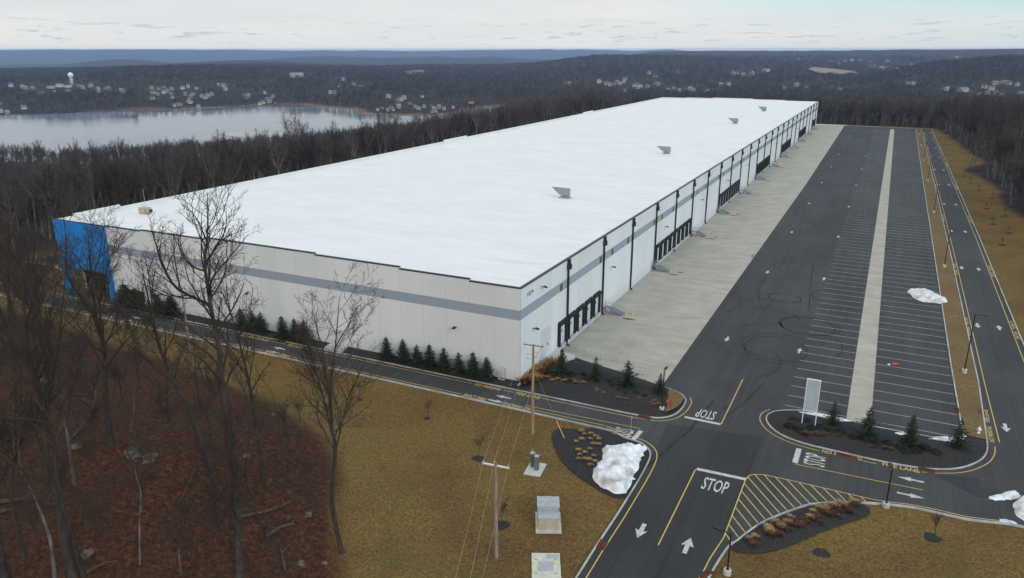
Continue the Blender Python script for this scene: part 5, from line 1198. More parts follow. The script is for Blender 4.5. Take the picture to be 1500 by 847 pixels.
# ------------------------------------------------------------------ bare trees
def unit(v): return v/(np.linalg.norm(v)+1e-9)
class Tree:
    """limbs as polylines with radii; level 0 is the trunk"""
    def __init__(s, seed): s.rng = np.random.default_rng(seed); s.limbs = []
    def limb(s, pts, r0, r1, lev): 
        s.limbs.append((np.array(pts, float), np.linspace(1, 0, len(pts))**.9*(r0-r1)+r1, lev)); return len(s.limbs)-1
    def grow(s, p, d, L_, r, lev, maxlev, up=.25, wig=.12, seg=None):
        seg = seg or max(3, min(8, int(L_/.9)+2)); pts = [p]; d = unit(d)
        for i in range(seg):
            d = unit(d+s.rng.normal(size=3)*wig+np.array([0, 0, up])*.35); pts.append(pts[-1]+d*L_/seg)
        i = s.limb(pts, r, max(r*.35, .009), lev)
        if lev < maxlev: s.sprout(i, maxlev, up)
    def sprout(s, i, maxlev, up=.25, dens=1.0, t0=.22):
        pts, rad, lev = s.limbs[i]; rng = s.rng
        sl = np.linalg.norm(np.diff(pts, axis=0), axis=1); cum = np.concatenate([[0], np.cumsum(sl)]); L_ = cum[-1]
        sp = [.75, .50, .30, .22, .25][min(lev, 4)]/dens
        n = max(2, int(L_*(1-t0)/sp)); n = min(n, 30)
        for k in range(n):
            t = t0+(1-t0)*(k+rng.random()*.8)/n; q = t*L_; j = min(np.searchsorted(cum, q)-1, len(sl)-1); j = max(j, 0); f = (q-cum[j])/(sl[j]+1e-9)
            p = pts[j]+(pts[j+1]-pts[j])*f; r = rad[j]+(rad[j+1]-rad[j])*f; tan = unit(pts[j+1]-pts[j])
            a = rand_unit(rng, 1)[0]; side = unit(a-tan*(a@tan)); ang = math.radians(rng.uniform(28, 58))
            d = tan*math.cos(ang)+side*math.sin(ang); l = L_*rng.uniform(.28, .58)*(1.15-t*.70)
            l = min(max(l, .35), 5.0)
            s.grow(p, d, l, max(min(r*.52, .02+l*.015), .014 if lev < 3 else .011), lev+1, maxlev, up)
    def meshes(s, thin=1.0):
        out = []
        for sel, nm_, mt in ((lambda l: l == 0, 'trunk', 0), (lambda l: l > 0, 'crown', 1)):
            V, Fq = [], []; b = 0
            for pts, rad, lev in s.limbs:
                if not sel(lev): continue
                n = (9, 6, 4, 3, 3)[min(lev, 4)]; k = len(pts)
                tg = np.gradient(pts, axis=0); tg /= np.linalg.norm(tg, axis=1, keepdims=True)+1e-9
                ref = np.where(abs(tg[:, 2:3]) > .9, np.array([[1., 0, 0]]), np.array([[0, 0, 1.]])) if abs(tg[0, 2]) < .2 else np.tile(np.array([[.83, .55, .02]]), (k, 1))
                a = np.cross(tg, ref); a /= np.linalg.norm(a, axis=1, keepdims=True)+1e-9; c = np.cross(tg, a)
                th = np.arange(n)*2*PI/n; rr = (rad*thin)[:, None, None]
                ringv = pts[:, None, :]+(a[:, None, :]*np.cos(th)[None, :, None]+c[:, None, :]*np.sin(th)[None, :, None])*rr
                V.append(ringv.reshape(-1, 3)); i, j = np.meshgrid(np.arange(k-1), np.arange(n), indexing='ij')
                Fq.append(np.stack([b+i*n+j, b+i*n+(j+1) % n, b+(i+1)*n+(j+1) % n, b+(i+1)*n+j], -1).reshape(-1, 4)); b += k*n
            out.append((np.concatenate(V), np.concatenate(Fq)) if V else None)
        return out
def on_plane(px, py, base):
    """point seen at a pixel on the upright plane through base that faces the camera"""
    nrm_ = np.array([math.sin(YAW), math.cos(YAW), 0]); d = ray(px, py); t = ((base-CAMP)@nrm_)/(d@nrm_); return CAMP+t*d
def hero(base_px, trunk, limbs, label, r0, seed, bark='bark', maxlev=4, dens=1.0, up=.28, group=None, twig='twig'):
    base = hit(*base_px); T = Tree(seed); rng = T.rng; back = np.array([math.sin(YAW), math.cos(YAW), 0])
    def poly(px, amp): 
        P = np.array([on_plane(a, b, base) for a, b in px]); w_ = np.cumsum(rng.normal(size=len(P))*amp); w_[0] = 0; return P+back*w_[:, None]-base
    tp = poly(trunk, .35); tp[0] = (0, 0, -.3); i0 = T.limb(smooth_path(tp, 4), r0, r0*.07, 0)
    T.limbs[i0][1][0] *= 1.35
    ids = []
    for L_, r in limbs:
        P = poly(L_, .55); dd = np.linalg.norm(T.limbs[i0][0]-P[0], axis=1); P[0] = T.limbs[i0][0][np.argmin(dd)] if dd.min() < 2.5 else P[0]
        ids.append(T.limb(smooth_path(P, 4), r, r*.12, 1))
    T.sprout(i0, maxlev, up, dens, .44)
    for i in ids: T.sprout(i, maxlev, up, dens*1.1, .18)
    o = empty('bare_tree', tuple(base)); tag(o, label, 'tree', group)
    for (VF, nm_, mt) in zip(T.meshes(), ('trunk', 'crown'), (M[bark], M[twig] if bark == 'bark' else M[twig])):
        if VF: link(nm_, mesh_np(nm_, VF[0], VF[1], (mt,), nm_ == 'trunk'), o)
    return o
hero((501, 808), [(501, 808), (489.6, 726), (494, 656), (488, 620), (487.5, 561), (493, 505), (497, 434)],
     [([(492, 645), (467, 580), (451, 528), (444, 480)], .12), ([(488, 600), (476, 520), (468, 485), (460, 446)], .10), ([(494, 652), (503, 620), (512, 578), (528, 545), (534, 520)], .12),
      ([(494, 505), (508, 480), (518, 458), (530, 446)], .07), ([(498, 630), (519, 608), (545, 590)], .06), ([(484, 600), (455, 598), (438, 592)], .05)],
     'slender lone bare tree at the lawn edge, in front of the white wall', .24, 101, dens=.8)
hero((350, 845), [(350, 845), (343, 800), (338, 745), (334, 655), (322, 578), (314, 520), (309, 495), (296, 441), (294.6, 390), (293, 348), (288, 290)],
     [([(300, 455), (267, 417), (249, 380), (241, 350), (228, 325)], .13), ([(297, 441), (317, 403), (345, 368), (361, 345)], .11), ([(294, 405), (279, 388), (269, 360), (262, 330)], .09),
      ([(294.6, 395), (310, 362), (319, 340), (327, 308)], .09), ([(342, 775), (346, 713), (349, 640), (354, 610)], .12), ([(342, 805), (309, 752), (303, 735), (270, 728)], .12), ([(335, 665), (318, 620), (300, 590)], .06), ([(338, 745), (380, 715), (440, 690), (480, 660)], .06), ([(293, 350), (280, 320), (268, 298)], .06)],
     'tallest bare tree at the wood edge, its wide crown over the white roof', .36, 102, dens=1.0)
hero((318.5, 726), [(318.5, 726), (305, 674), (278, 612), (258.6, 562), (235, 515), (224, 450), (214, 400)],
     [([(258, 560), (215, 505), (195, 470), (182, 420)], .14), ([(236, 520), (232, 470), (228, 420), (238, 380)], .10), ([(225, 460), (212, 425), (206, 380)], .08)], 'dark bare tree leaning left across the leaf litter towards the front lane', .33, 103, dens=.75)
hero((386, 701), [(386, 701), (374, 628), (363, 558), (348, 496), (334, 448), (330, 410)], [([(350, 500), (360, 460), (366, 425)], .08), ([(336, 455), (322, 425), (318, 395)], .06), ([(362, 555), (330, 505), (310, 480)], .06)],
     'thin grey bare tree right of the tallest tree, crossing the lane and evergreens', .20, 104, dens=.9)
hero((163, 655), [(163, 655), (151.5, 580), (145, 536), (142, 506), (133, 467), (122, 410), (118, 350)],
     [([(148, 545), (117, 502), (100, 480), (88, 440)], .14), ([(151, 533), (156, 480), (152, 445), (165, 395), (180, 350)], .14), ([(148, 540), (190, 497), (215, 470), (235, 430)], .10), ([(142, 506), (140, 430), (150, 377), (158, 330)], .12), ([(133, 467), (104, 405), (96, 350), (92, 315)], .12)],
     'many-stemmed bare tree with a pale straight foot, in front of the blue entrance', .34, 105, dens=.7)
hero((106, 843), [(106, 843), (87, 774), (71, 705), (60.6, 644), (55, 600), (43, 545), (30, 485), (26, 420), (30, 340)],
     [([(74, 715), (40, 668), (13, 636), (-8, 600)], .14), ([(58, 610), (75, 540), (84, 470), (90, 400)], .13), ([(43, 545), (20, 490), (5, 430)], .12), ([(30, 480), (48, 420), (58, 350)], .09)],
     'black-trunked bare tree in the lower left corner with a fork to the left', .40, 106, dens=.75)
hero((123, 843), [(123, 843), (108, 774), (89, 697), (79, 649), (69, 600), (76, 520), (72, 440)], [([(80, 650), (95, 600), (105, 540)], .08), ([(70, 610), (55, 560), (48, 510)], .08)], 'thin dark bare tree right behind the black-trunked tree in the lower left', .22, 107, dens=.75)
hero((204, 828), [(204, 828), (196, 780), (192, 740), (189, 712), (183, 688), (184, 670), (179, 653), (186, 610), (183, 585)], [([(180, 655), (165, 640), (160, 620), (150, 590)], .05), ([(193, 745), (225, 725), (250, 715)], .05), ([(185, 690), (200, 650), (206, 615)], .05)], 'young white-flecked birch on the leaf litter in the lower left', .085, 108, 'bark_pale', dens=.9)
hero((80, 846), [(80, 846), (65, 792), (41, 731), (28, 690), (20, 640)], [([(50, 750), (36, 720), (34, 690)], .05)], 'grey leaning bare tree left of the black-trunked tree', .17, 109, 'bark_pale', dens=.7)
hero((109, 710), [(109, 710), (99.6, 653), (90, 620), (82, 560), (78, 480)], [([(92, 625), (105, 570), (112, 520)], .07)], 'slim grey bare tree behind the fallen branch in the left wood', .18, 110, 'bark_pale', dens=.8)
hero((7, 846), [(7, 846), (2, 774), (-6, 700), (-4, 610), (0, 500)], [([(-4, 720), (14, 660), (24, 600)], .10)], 'dark bare tree cut by the left picture edge near the bottom', .28, 111)
hero((36, 815), [(36, 815), (26, 774), (21, 714), (26, 662), (30, 600), (22, 520)], [([(24, 740), (10, 700), (4, 660)], .06), ([(26, 662), (40, 620), (46, 570)], .06)], 'thin bare tree between the left edge and the grey leaning tree', .15, 112)
hero((415, 700), [(410, 760), (402, 700), (394, 655), (396, 600)] and [(415, 700), (408, 660), (404, 620), (398, 570)], [([(409, 665), (418, 640), (424, 610)], .04)], 'spindly young bare tree at the lawn edge left of the lone tree', .09, 113, dens=.8, maxlev=3)
hero((392, 790), [(392, 790), (372, 735), (362, 690), (366, 640), (360, 590)], [([(366, 700), (380, 680), (386, 650)], .04)], 'crooked young bare tree right of the tallest trunk', .11, 114, dens=.8, maxlev=3)
hero((293, 600), [(293, 600), (290, 560), (288, 520), (284, 480)], [([(290, 560), (275, 530), (268, 505)], .05), ([(289, 540), (302, 510), (306, 480)], .05)], 'small bare tree at the top of the leaf-covered slope', .10, 115, dens=1.0, maxlev=3)
hero((246, 600), [(246, 600), (244, 560), (242, 520), (246, 480)], [([(244, 560), (256, 530), (262, 500)], .05)], 'small dark bare tree beside the leaning tree on the slope', .10, 116, dens=1.0, maxlev=3)
hero((72, 588), [(72, 588), (64, 520), (52, 455), (46, 390), (50, 320)], [([(60, 500), (78, 440), (86, 380)], .10), ([(50, 440), (32, 390), (24, 330)], .10)], 'bare tree of the left grove with reddish stem, in front of the car park', .24, 117, dens=.75)
hero((22, 560), [(22, 560), (16, 500), (12, 430), (18, 350), (14, 290)], [([(14, 460), (32, 400), (38, 340)], .10), ([(12, 430), (-6, 380), (-12, 320)], .09)], 'bare tree at the left edge, its crown against the dark wood', .25, 118, dens=.75)

# generic bare trees, built once per kind and copied
def generic(seed, h, spread, name_lab, maxlev=3, dens=.8, r0=.22):
    T = Tree(seed); rng = T.rng; p = np.array([0, 0, -.3]); pts = [p]; d = np.array([0, 0, 1.0])
    k = 7
    for i in range(k): d = unit(d+rng.normal(size=3)*.10+np.array([0, 0, .1])); pts.append(pts[-1]+d*h*.92/k)
    i0 = T.limb(smooth_path(pts, 2), r0, .03, 0)
    for j in range(6):
        t = rng.uniform(.32, .68); q = T.limbs[i0][0][int(t*(len(T.limbs[i0][0])-1))]; a = rng.random()*2*PI
        T.grow(q, np.array([math.cos(a)*spread, math.sin(a)*spread, 1.0]), h*rng.uniform(.3, .5), r0*.45, 1, maxlev, .3, .10, 7)
    T.sprout(i0, maxlev, .3, dens, .45); return T.meshes()
near_kinds = []
for sd_ in range(4):
    mm_ = generic(200+sd_, 17+1.5*sd_, .55+.1*sd_, '', 4, .62)
    near_kinds.append([mesh_np('trunk', mm_[0][0], mm_[0][1], (M['bark'],), True), mesh_np('crown', mm_[1][0], mm_[1][1], (M['twig'],))])
def near_tree(x, y, k, s, rz, label, group):
    o = empty('bare_tree', (x, y, ground_z(x, y)), rz); o.scale = (s, s, s); tag(o, label, 'tree', group)
    link('trunk', near_kinds[k][0], o); link('crown', near_kinds[k][1], o)
rg = np.random.default_rng(77)
grove = []
tries = 0
while len(grove) < 17 and tries < 4000:
    tries += 1
    x, y = rg.uniform(-118, -62), rg.uniform(-66, -12)
    if poly_dist(np.array([x]), np.array([y]), KNOLL_EDGE)[0] > 1: continue
    uv, q = project([x, y, 3.0])
    if uv[0] < -70 or uv[0] > 74 or uv[1] > 700: continue
    if any((x-a)**2+(y-b)**2 < 16 for a, b in grove): continue
    if uv[0] > 75 and rg.random() < .65: continue
    grove.append((x, y)); near_tree(x, y, len(grove) % 4, rg.uniform(.85, 1.15), rg.random()*6, 'bare tree in the dense grove left of the blue entrance', 'bare trees of the left grove')
for px, py, s in [(138, 610, .35), (60, 660, .4), (150, 700, .3), (258, 640, .28), (420, 640, .3), (300, 690, .25), (30, 600, .5), (205, 560, .4), (330, 590, .35), (365, 600, .38), (440, 620, .25), (120, 560, .45), (455, 720, .2), (270, 780, .22), (150, 790, .25), (230, 700, .22), (310, 640, .3), (180, 590, .4), (95, 760, .3), (210, 760, .28), (330, 800, .26), (240, 620, .32), (425, 680, .3), (380, 660, .28), (60, 800, .3), (285, 830, .25), (140, 650, .34), (20, 680, .36), (400, 820, .2), (345, 700, .3)]:
    c = hit(px, py); near_tree(c[0], c[1], int(px) % 4, s, px*.7, 'spindly young bare tree rising from the leaf litter', 'young bare trees on the leaf litter')
for x_, y_, k_, s_, t_ in ((-142.5, 46, 2, 1.12, 'tall bare tree standing clear of the wood against the lake, behind the roof corner'), (-141, 120, 1, .95, 'tall bare tree with forked crown beyond the left roof edge, half way along the lake')): near_tree(x_, y_, k_, s_, 1.0, t_, 'tall bare trees against the lake')
# saplings staked out on the lawns
for k, (px, py, s, t) in enumerate([(848, 585, .20, 'on the upper front verge by the evergreens'), (626, 613, .26, 'on the lawn below the FIRE LANE letters'), (701, 672, .24, 'in the dark mulch ring left of the pale crossarm'), (735, 770, .2, 'in the mulch ring beside the grey pole'), (1369, 786, .26, 'in the mulch ring on the lower right lawn'), (527, 585, .28, 'on the lawn right of the lone tree')]):
    if k == 0: continue
    c = hit(px, py); near_tree(c[0], c[1], k % 4, s*.72, k, 'thin young sapling '+t, 'saplings on the lawns')
for k in range(9):
    y = [128, 142, 154, 165, 178, 196, 212, 228, 245][k]; x = [71.8, 74.5, 72, 76, 72.4, 75.5, 73, 71.5, 70.6][k]
    near_tree(x, y, k % 4, .11, k*1.3, 'thin young sapling on the grass bank right of the far drive', 'saplings on the right grass bank')
    rr_ = MB(); z_ = ground_z(x, y); rr_.add([(x+a*1.0, y-1.2+b*.9, ground_z(x+a, y-1.2+b*.9)+.08) for a, b in [(math.cos(t), math.sin(t)) for t in np.linspace(0, 2*PI, 10, endpoint=False)]], [tuple(range(10))])
    tag(rr_.build('mulch_ring', M['mulch'], fix=False), kind='structure')

# rocks, fallen branches and logs in the wood
def rock(px, py, s, label, seed, sq=(1, .8, .7)):
    c = hit(px, py); rng = np.random.default_rng(seed); bm = bmesh.new(); bmesh.ops.create_icosphere(bm, subdivisions=2, radius=s)
    for v in bm.verts:
        n_ = noise.noise(v.co*1.6/s+Vector((seed, 0, 0))); m_ = noise.noise(v.co*4/s+Vector((0, seed, 0))); v.co *= 1+.55*n_+.22*m_; v.co = Vector((v.co.x*sq[0], v.co.y*sq[1], max(v.co.z*sq[2], -s*.3)))
    me = bpy.data.meshes.new('boulder'); bm.to_mesh(me); bm.free(); me.materials.append(M['rock']); o = link('boulder', me, None, (c[0], c[1], c[2]+s*.02), seed); tag(o, label, 'rock')
rock(193, 668, .85, 'tawny split boulder beside the white-flecked birch', 1, (.9, .8, 1.0)); rock(220, 672, .85, 'low grey boulder right of the tawny split boulder', 2, (1.1, .8, .6)); rock(361, 670, .5, 'small grey boulder right of the tallest trunk', 3); rock(110, 656, .55, 'small grey boulder at the foot of the slim grey tree', 4)
rock(128, 812, .6, 'grey boulder beside the black trunk in the lower left', 5); rock(441, 826, .42, 'small tan boulder near the bottom below the lone tree', 6); rock(475, 825, .3, 'smallest tan stone left of the lone tree foot', 7); rock(451, 755, .4, 'small grey stone right of the fallen branches', 8); rock(60, 560, .7, 'grey boulder under the left grove', 9); rock(400, 608, .35, 'pale stone at the top of the leaf-covered slope', 10)
def log(pts, r, label, name='fallen_branch', mat='log'):
    P = []
    for a, b, z in pts: c = hit(a, b); P.append((c[0], c[1], c[2]+z))
    m_ = MB(); m_.tube(smooth_path(P, 4), list(np.linspace(r, r*.45, 4*(len(P)-1)+1)), 7)
    q = smooth_path(P, 4)
    rr = random.Random(int(pts[0][0]*7)); 
    for i in range(3, len(q)-1, 3):
        a = Vector(q[i]); d = Vector((rr.uniform(-1, 1), rr.uniform(-1, 1), rr.uniform(.1, .9))).normalized(); m_.tube([a, a+d*.8, a+d*1.6+Vector((.2, .1, .1))], [r*.35, r*.22, r*.05], 5)
    tag(m_.build(name, M[mat]), label, 'branch' if 'branch' in name else 'log')
log([(108, 563, .5), (132, 573, .9), (142, 590, 1.0), (130, 620, .6), (100, 648, .1)], .20, 'arched fallen branch curving over the leaf litter left of the pale-footed tree', mat='log')
log([(124, 588, .2), (144, 600, .3)], .28, 'short broken log beside the arched fallen branch', 'fallen_log'); log([(105, 580, .2), (140, 582, .3)], .16, 'thin dark fallen branch behind the arched one')
log([(0, 738, .2), (38, 733, .2)], .22, 'upper of two split logs stacked at the left edge', 'fallen_log'); log([(0, 752, .2), (24, 748, .2)], .22, 'lower of two split logs stacked at the left edge', 'fallen_log')
log([(345, 762, .3), (400, 750, .3), (440, 733, .5)], .16, 'straight fallen branch pointing right below the crooked young tree'); log([(390, 790, .3), (412, 777, .4), (432, 772, .4)], .20, 'short thick fallen branch with broken end below the crooked young tree')
log([(418, 838, .1), (413, 815, .9)], .13, 'upright splintered stub near the bottom of the wood', 'broken_log'); log([(287, 690, .3), (276, 712, .2), (262, 742, .2)], .12, 'forked dead branch on the slope left of the tallest trunk'); log([(266, 845, .1), (264, 822, 1.2)], .16, 'pale broken stump at the bottom of the wood', 'broken_log')
log([(120, 846, .2), (150, 830, .3), (175, 826, .3)], .10, 'thin bent fallen branch at the bottom left'); log([(440, 633, .3), (455, 628, .3)], .10, 'bleached fallen stick near the lawn edge')
rg = np.random.default_rng(3)
for i in range(0):
    px, py = rg.uniform(120, 480), rg.uniform(560, 840); c = hit(px, py)
    if poly_dist(np.array([c[0]]), np.array([c[1]]), KNOLL_EDGE)[0] > -1: continue
    tuft(tf_red, c[0], c[1], c[2], rg.uniform(1.2, 2.4), 'tangled leafless brush on the leaf litter', 'leafless brush in the wood', 'brush', 'brush', 1.2)

# ------------------------------------------------------------------ the woods: single trees where they show large, the rest as one mass
def wood_mesh(seed, h=19.0, cr=4.2):
    rng = np.random.default_rng(seed); V, Fq, MI = [], [], []; b = 0
    def tube(p, q, r0, r1, n, mi):
        nonlocal b
        t = unit(q-p); a = unit(np.cross(t, [.3, .2, .93])); c = np.cross(t, a); th = np.arange(n)*2*PI/n
        rg_ = (a[None]*np.cos(th)[:, None]+c[None]*np.sin(th)[:, None]); V.append(p+rg_*r0); V.append(q+rg_*r1)
        for j in range(n): Fq.append((b+j, b+(j+1) % n, b+n+(j+1) % n, b+n+j)); MI.append(mi)
        b += 2*n
    fork = h*rng.uniform(.34, .5); lean = rng.normal(size=2)*.5; f = np.array([lean[0], lean[1], fork]); tube(np.array([0, 0, -.8]), f, .24, .17, 6, 0)
    tips = []
    for j in range(7):
        a = 2*PI*j/7+rng.normal()*.3; rr = cr*rng.uniform(.35, .95); top = np.array([lean[0]+math.cos(a)*rr, lean[1]+math.sin(a)*rr, h*rng.uniform(.74, .96)])
        if j == 6: top = np.array([lean[0], lean[1], h*.97])
        m1 = f+(top-f)*.5+np.array([math.cos(a), math.sin(a), 0])*rr*.12; tube(f, m1, .12, .075, 4, 0); tube(m1, top, .075, .02, 3, 0); tips += [(f, m1, .6), (m1, top, 1.0)]
    C, U, W_ = [], [], []
    for k in range(900):
        p, q, w_ = tips[rng.integers(len(tips))]; t = rng.uniform(.05, 1.0); o = p+(q-p)*t; ax_ = unit(q-p); d = unit(ax_*.45+rng.normal(size=3)*.75+np.array([0, 0, .30])); l = rng.uniform(.5, 1.9)*w_
        e = o+d*l; s_ = unit(np.cross(d, rng.normal(size=3)))*rng.uniform(.016, .042); V.append(np.stack([o-s_, o+s_, e+s_*.4, e-s_*.4])); Fq.append((b, b+1, b+2, b+3)); MI.append(1); b += 4
    return mesh_np('bare_tree', np.concatenate(V), np.array(Fq), (M['wood_trunk'], M['wood_far']), False, MI)
wk = [wood_mesh(300+i, [15, 16.5, 13.5, 17.5, 14.5, 16][i], [3.8, 4.4, 3.6, 4.2, 4.0, 4.8][i]) for i in range(6)]
def woods_points():
    rng = np.random.default_rng(99); X, Y, K = [], [], []
    # rings of increasing spacing around the camera, in view only (plus a margin)
    for d0, d1, sp_ in ((40, 330, 4.8), (330, 650, 5.8), (650, 1100, 7.6), (1100, 1800, 10.5), (1800, 3000, 17.0), (3000, 5200, 26.0)):
        n = int(.5*math.radians(84)*(d1**2-d0**2)/sp_**2); r = np.sqrt(rng.uniform(d0**2, d1**2, n)); a = YAW+np.radians(rng.uniform(-42, 42, n))
        X.append(CAMP[0]+r*np.sin(a)); Y.append(CAMP[1]+r*np.cos(a)); K.append(np.full(n, sp_))
    X, Y, K = map(np.concatenate, (X, Y, K))
    west = (X < -137) & (Y > -9); west2 = (X < -160) & (Y > -40); north = Y > 449; ew = poly_dist(X, Y, EAST_WOODS) < -1.0
    dL = poly_dist(X, Y, LAKE); ok = (west | west2 | north | ew) & (dL > 10) & (poly_dist(X, Y, FIELD) > 14)
    return X[ok], Y[ok], K[ok], dL[ok], rng
WX, WY, WKK, WDL, wrng = woods_points()
#@@HOUSES
# ------------------------------------------------------------------ houses, the water tower and far buildings
def house_mesh(w, d, h, rh, wall, roof, seed=0):
    mb_ = MB(); mb_.m = 0
    mb_.add([(-w, -d, -1.5), (w, -d, -1.5), (w, d, -1.5), (-w, d, -1.5), (-w, -d, h), (w, -d, h), (w, d, h), (-w, d, h), (-w, 0, h+rh), (w, 0, h+rh)],
            [(0, 1, 5, 4), (2, 3, 7, 6), (1, 2, 6, 9, 5), (3, 0, 4, 8, 7)])
    mb_.m = 1; e = .5; k = rh/d
    mb_.add([(-w-e, -d-e, h-e*k+.05), (w+e, -d-e, h-e*k+.05), (w+e, 0, h+rh+.08), (-w-e, 0, h+rh+.08), (w+e, d+e, h-e*k+.05), (-w-e, d+e, h-e*k+.05)], [(0, 1, 2, 3), (3, 2, 4, 5)])
    mb_.box(-w*.45, -w*.45+.9, -.4, .5, h+rh*.6, h+rh+1.0)
    mb_.m = 2
    for i in range(3):
        x = -w+2*w*(i+.5)/3
        for z in (1.0, 3.6):
            if z+1.3 < h: mb_.add([(x-.6, -d-.03, z), (x+.6, -d-.03, z), (x+.6, -d-.03, z+1.3), (x-.6, -d-.03, z+1.3)], [(0, 1, 2, 3)])
    return mesh_np('house', mb_.v, mb_.f, (M[wall], M[roof], M['glass']), False, mb_.mi)
hk = [house_mesh(5.5, 4.2, 5.6, 3.0, 'house_white', 'shingle'), house_mesh(4.6, 3.8, 5.4, 2.8, 'house_white', 'shingle_pale'), house_mesh(6.0, 4.4, 3.4, 2.6, 'house_tan', 'shingle'),
      house_mesh(5.0, 4.2, 5.8, 3.2, 'house_tan', 'shingle_pale'), house_mesh(5.2, 4.0, 5.6, 3.0, 'house_white', 'shingle_pale')]
big_w = house_mesh(16, 6, 7.5, 2.5, 'house_white', 'shingle_pale'); big_r = house_mesh(15, 7, 9.5, 3.5, 'house_white', 'house_brick')
HZ = []   # (x, y) of every house
def z1(L_, ox, oy, k=3.75): return [(ox+a/k, oy+b/k) for a, b in L_]
clusters = [
 ('small pale house among the bare trees on the ridge near the water tower', 'houses near the water tower', z1([(60, 250), (125, 258), (142, 262), (185, 268), (215, 295), (232, 296), (300, 286), (375, 280), (435, 258), (455, 262), (500, 252), (540, 270), (580, 265), (600, 268), (670, 280), (680, 286), (545, 282)], 0, 60)),
 ('small house close to the left shore of the lake', 'houses at the left shore', z1([(5, 350), (45, 402), (10, 395), (135, 375)], 0, 60)),
 ('small pale house in the village above the far shore, left of the middle', 'houses of the left lake village', z1([(835, 265), (875, 268), (905, 270), (945, 270), (1005, 265), (1035, 258), (1080, 265), (870, 300), (900, 290), (940, 295), (950, 318), (980, 350), (1050, 318), (1045, 345), (1060, 298), (1110, 310), (1140, 298), (1165, 300), (1090, 368), (840, 322), (960, 362), (990, 357), (1150, 312), (1040, 332), (1128, 318), (920, 282), (845, 290), (1020, 300)], 0, 60)),
 ('small pale house scattered in the woods behind the left lake village', 'houses behind the lake villages', z1([(1200, 245), (1230, 250), (1240, 272), (1345, 300), (1355, 318), (1365, 305), (1430, 352), (1455, 290), (1470, 325), (1490, 328), (1480, 340), (1445, 345)], 0, 60)+z1([(0, 310), (15, 345), (340, 292), (315, 290), (480, 260), (385, 215), (445, 245), (360, 260)], 400, 60)),
 ('small house by the water on the wooded point of the far shore', 'houses on the wooded point', z1([(635, 313), (690, 328), (705, 330), (690, 350), (690, 370), (720, 320), (820, 312), (830, 368), (870, 358), (885, 383), (895, 396), (875, 396), (940, 380), (600, 375), (630, 388), (780, 370), (660, 385), (575, 385), (755, 350), (910, 372), (800, 378), (650, 372), (990, 372)], 400, 60)),
 ('small pale house in the hillside village just above the far white roof', 'houses above the far white roof', z1([(105, 240), (130, 240), (290, 230), (330, 240), (345, 246), (370, 240), (390, 235), (405, 238), (430, 215), (425, 230), (500, 235), (495, 262), (515, 260), (555, 255), (600, 240), (620, 238), (610, 244), (670, 275), (700, 270), (730, 280), (745, 268), (760, 278), (790, 270), (805, 276), (820, 285), (880, 285), (890, 282), (430, 278), (485, 250)], 800, 60)),
 ('small pale house in the woods beyond the warehouse end', 'houses beyond the warehouse end', z1([(565, 180), (600, 200), (720, 185), (1025, 185), (1050, 180), (1080, 192), (1120, 190), (1130, 178), (1210, 168), (1000, 245), (1310, 265), (1400, 265), (960, 250), (1375, 248)], 800, 60)+z1([(250, 245), (300, 262), (400, 238), (470, 280), (485, 278), (620, 268)], 1100, 60)),
 ('tiny house on the distant hillside at the upper right', 'houses on the distant right hillside', z1([(180, 110), (230, 112), (265, 105), (320, 112), (430, 120), (480, 125), (505, 110), (520, 115), (555, 108), (600, 110), (655, 115), (660, 145), (675, 142), (715, 150), (745, 112), (755, 114), (770, 160), (800, 165), (830, 150), (860, 145), (880, 130), (920, 135), (940, 132), (760, 166), (735, 158), (845, 152), (700, 148), (1125, 95), (1130, 92)], 1100, 60)),
 ('pale house in the wooded valley at the right edge', 'houses in the right valley', z1([(860, 238), (890, 240), (1060, 265), (1080, 268), (1072, 272), (1280, 260), (1340, 240), (1365, 238), (1385, 235), (1400, 235), (1320, 270), (1300, 295), (1370, 298), (1250, 300), (1345, 296), (1415, 240), (1460, 248), (1480, 290)], 1100, 60)),
]
hn = 0
hr = np.random.default_rng(8)
for lab, grp, L_ in clusters:
    for (a, b) in L_:
        c = hit(a, b+1.0); d = np.linalg.norm(c-CAMP); s = min(max(d*.0043/9.5, .55), 1.3)*hr.uniform(.7, 1.1)
        o = link('house', hk[hn % 5], None, (c[0], c[1], c[2]+2.0), hr.uniform(-.9, .9)+YAW*-1); o.scale = (s, s, s); tag(o, lab, 'house', grp); hn += 1; HZ.append((c[0], c[1], 9.0*s))
def far_house(px, py, me, s, rz, label, cat='building'):
    c = hit(px, py); o = link('far_building', me, None, (c[0], c[1], c[2]+2), rz-YAW); s *= .62; o.scale = (s, s, s); tag(o, label, cat); HZ.append((c[0], c[1], 20*s))
far_house(75, 130.5, big_w, .95, .1, 'long white apartment block left of the water tower'); far_house(88, 128.5, big_r, 1.0, -.1, 'long white block with reddish roof just left of the water tower'); far_house(100, 129, big_w, .8, .2, 'short white block directly under the water tower')
far_house(435, 113.5, big_w, 2.0, .05, 'wide white building in the woods above the lake middle'); far_house(612, 109, big_w, 2.4, 0, 'long white building far behind the lake, left part'); far_house(601, 109.3, big_w, 1.6, .1, 'small white building far behind the lake beside the long one')
far_house(1122, 106, big_r, 1.4, .2, 'large pale house with red roof on the right hillside'); far_house(1410, 135.5, big_r, 1.1, .3, 'large pale house with red roof in the right valley', 'building'); far_house(1458, 124, big_w, .8, -.1, 'white low building at the upper right valley edge')
far_house(1101, 110, big_w, 1.0, .4, 'white house on the hillside above the far roof corner'); far_house(690, 153, big_w, .55, .1, 'pale long house on the shore of the wooded point'); far_house(278, 152, big_w, .6, .3, 'greenish white boathouse on the far shore of the left village')
c = hit(106, 126); wt = empty('water_tower', tuple(c)); tag(wt, 'white ball-topped water tower rising above the ridge trees', 'water tower'); HZ.append((c[0], c[1], 14))
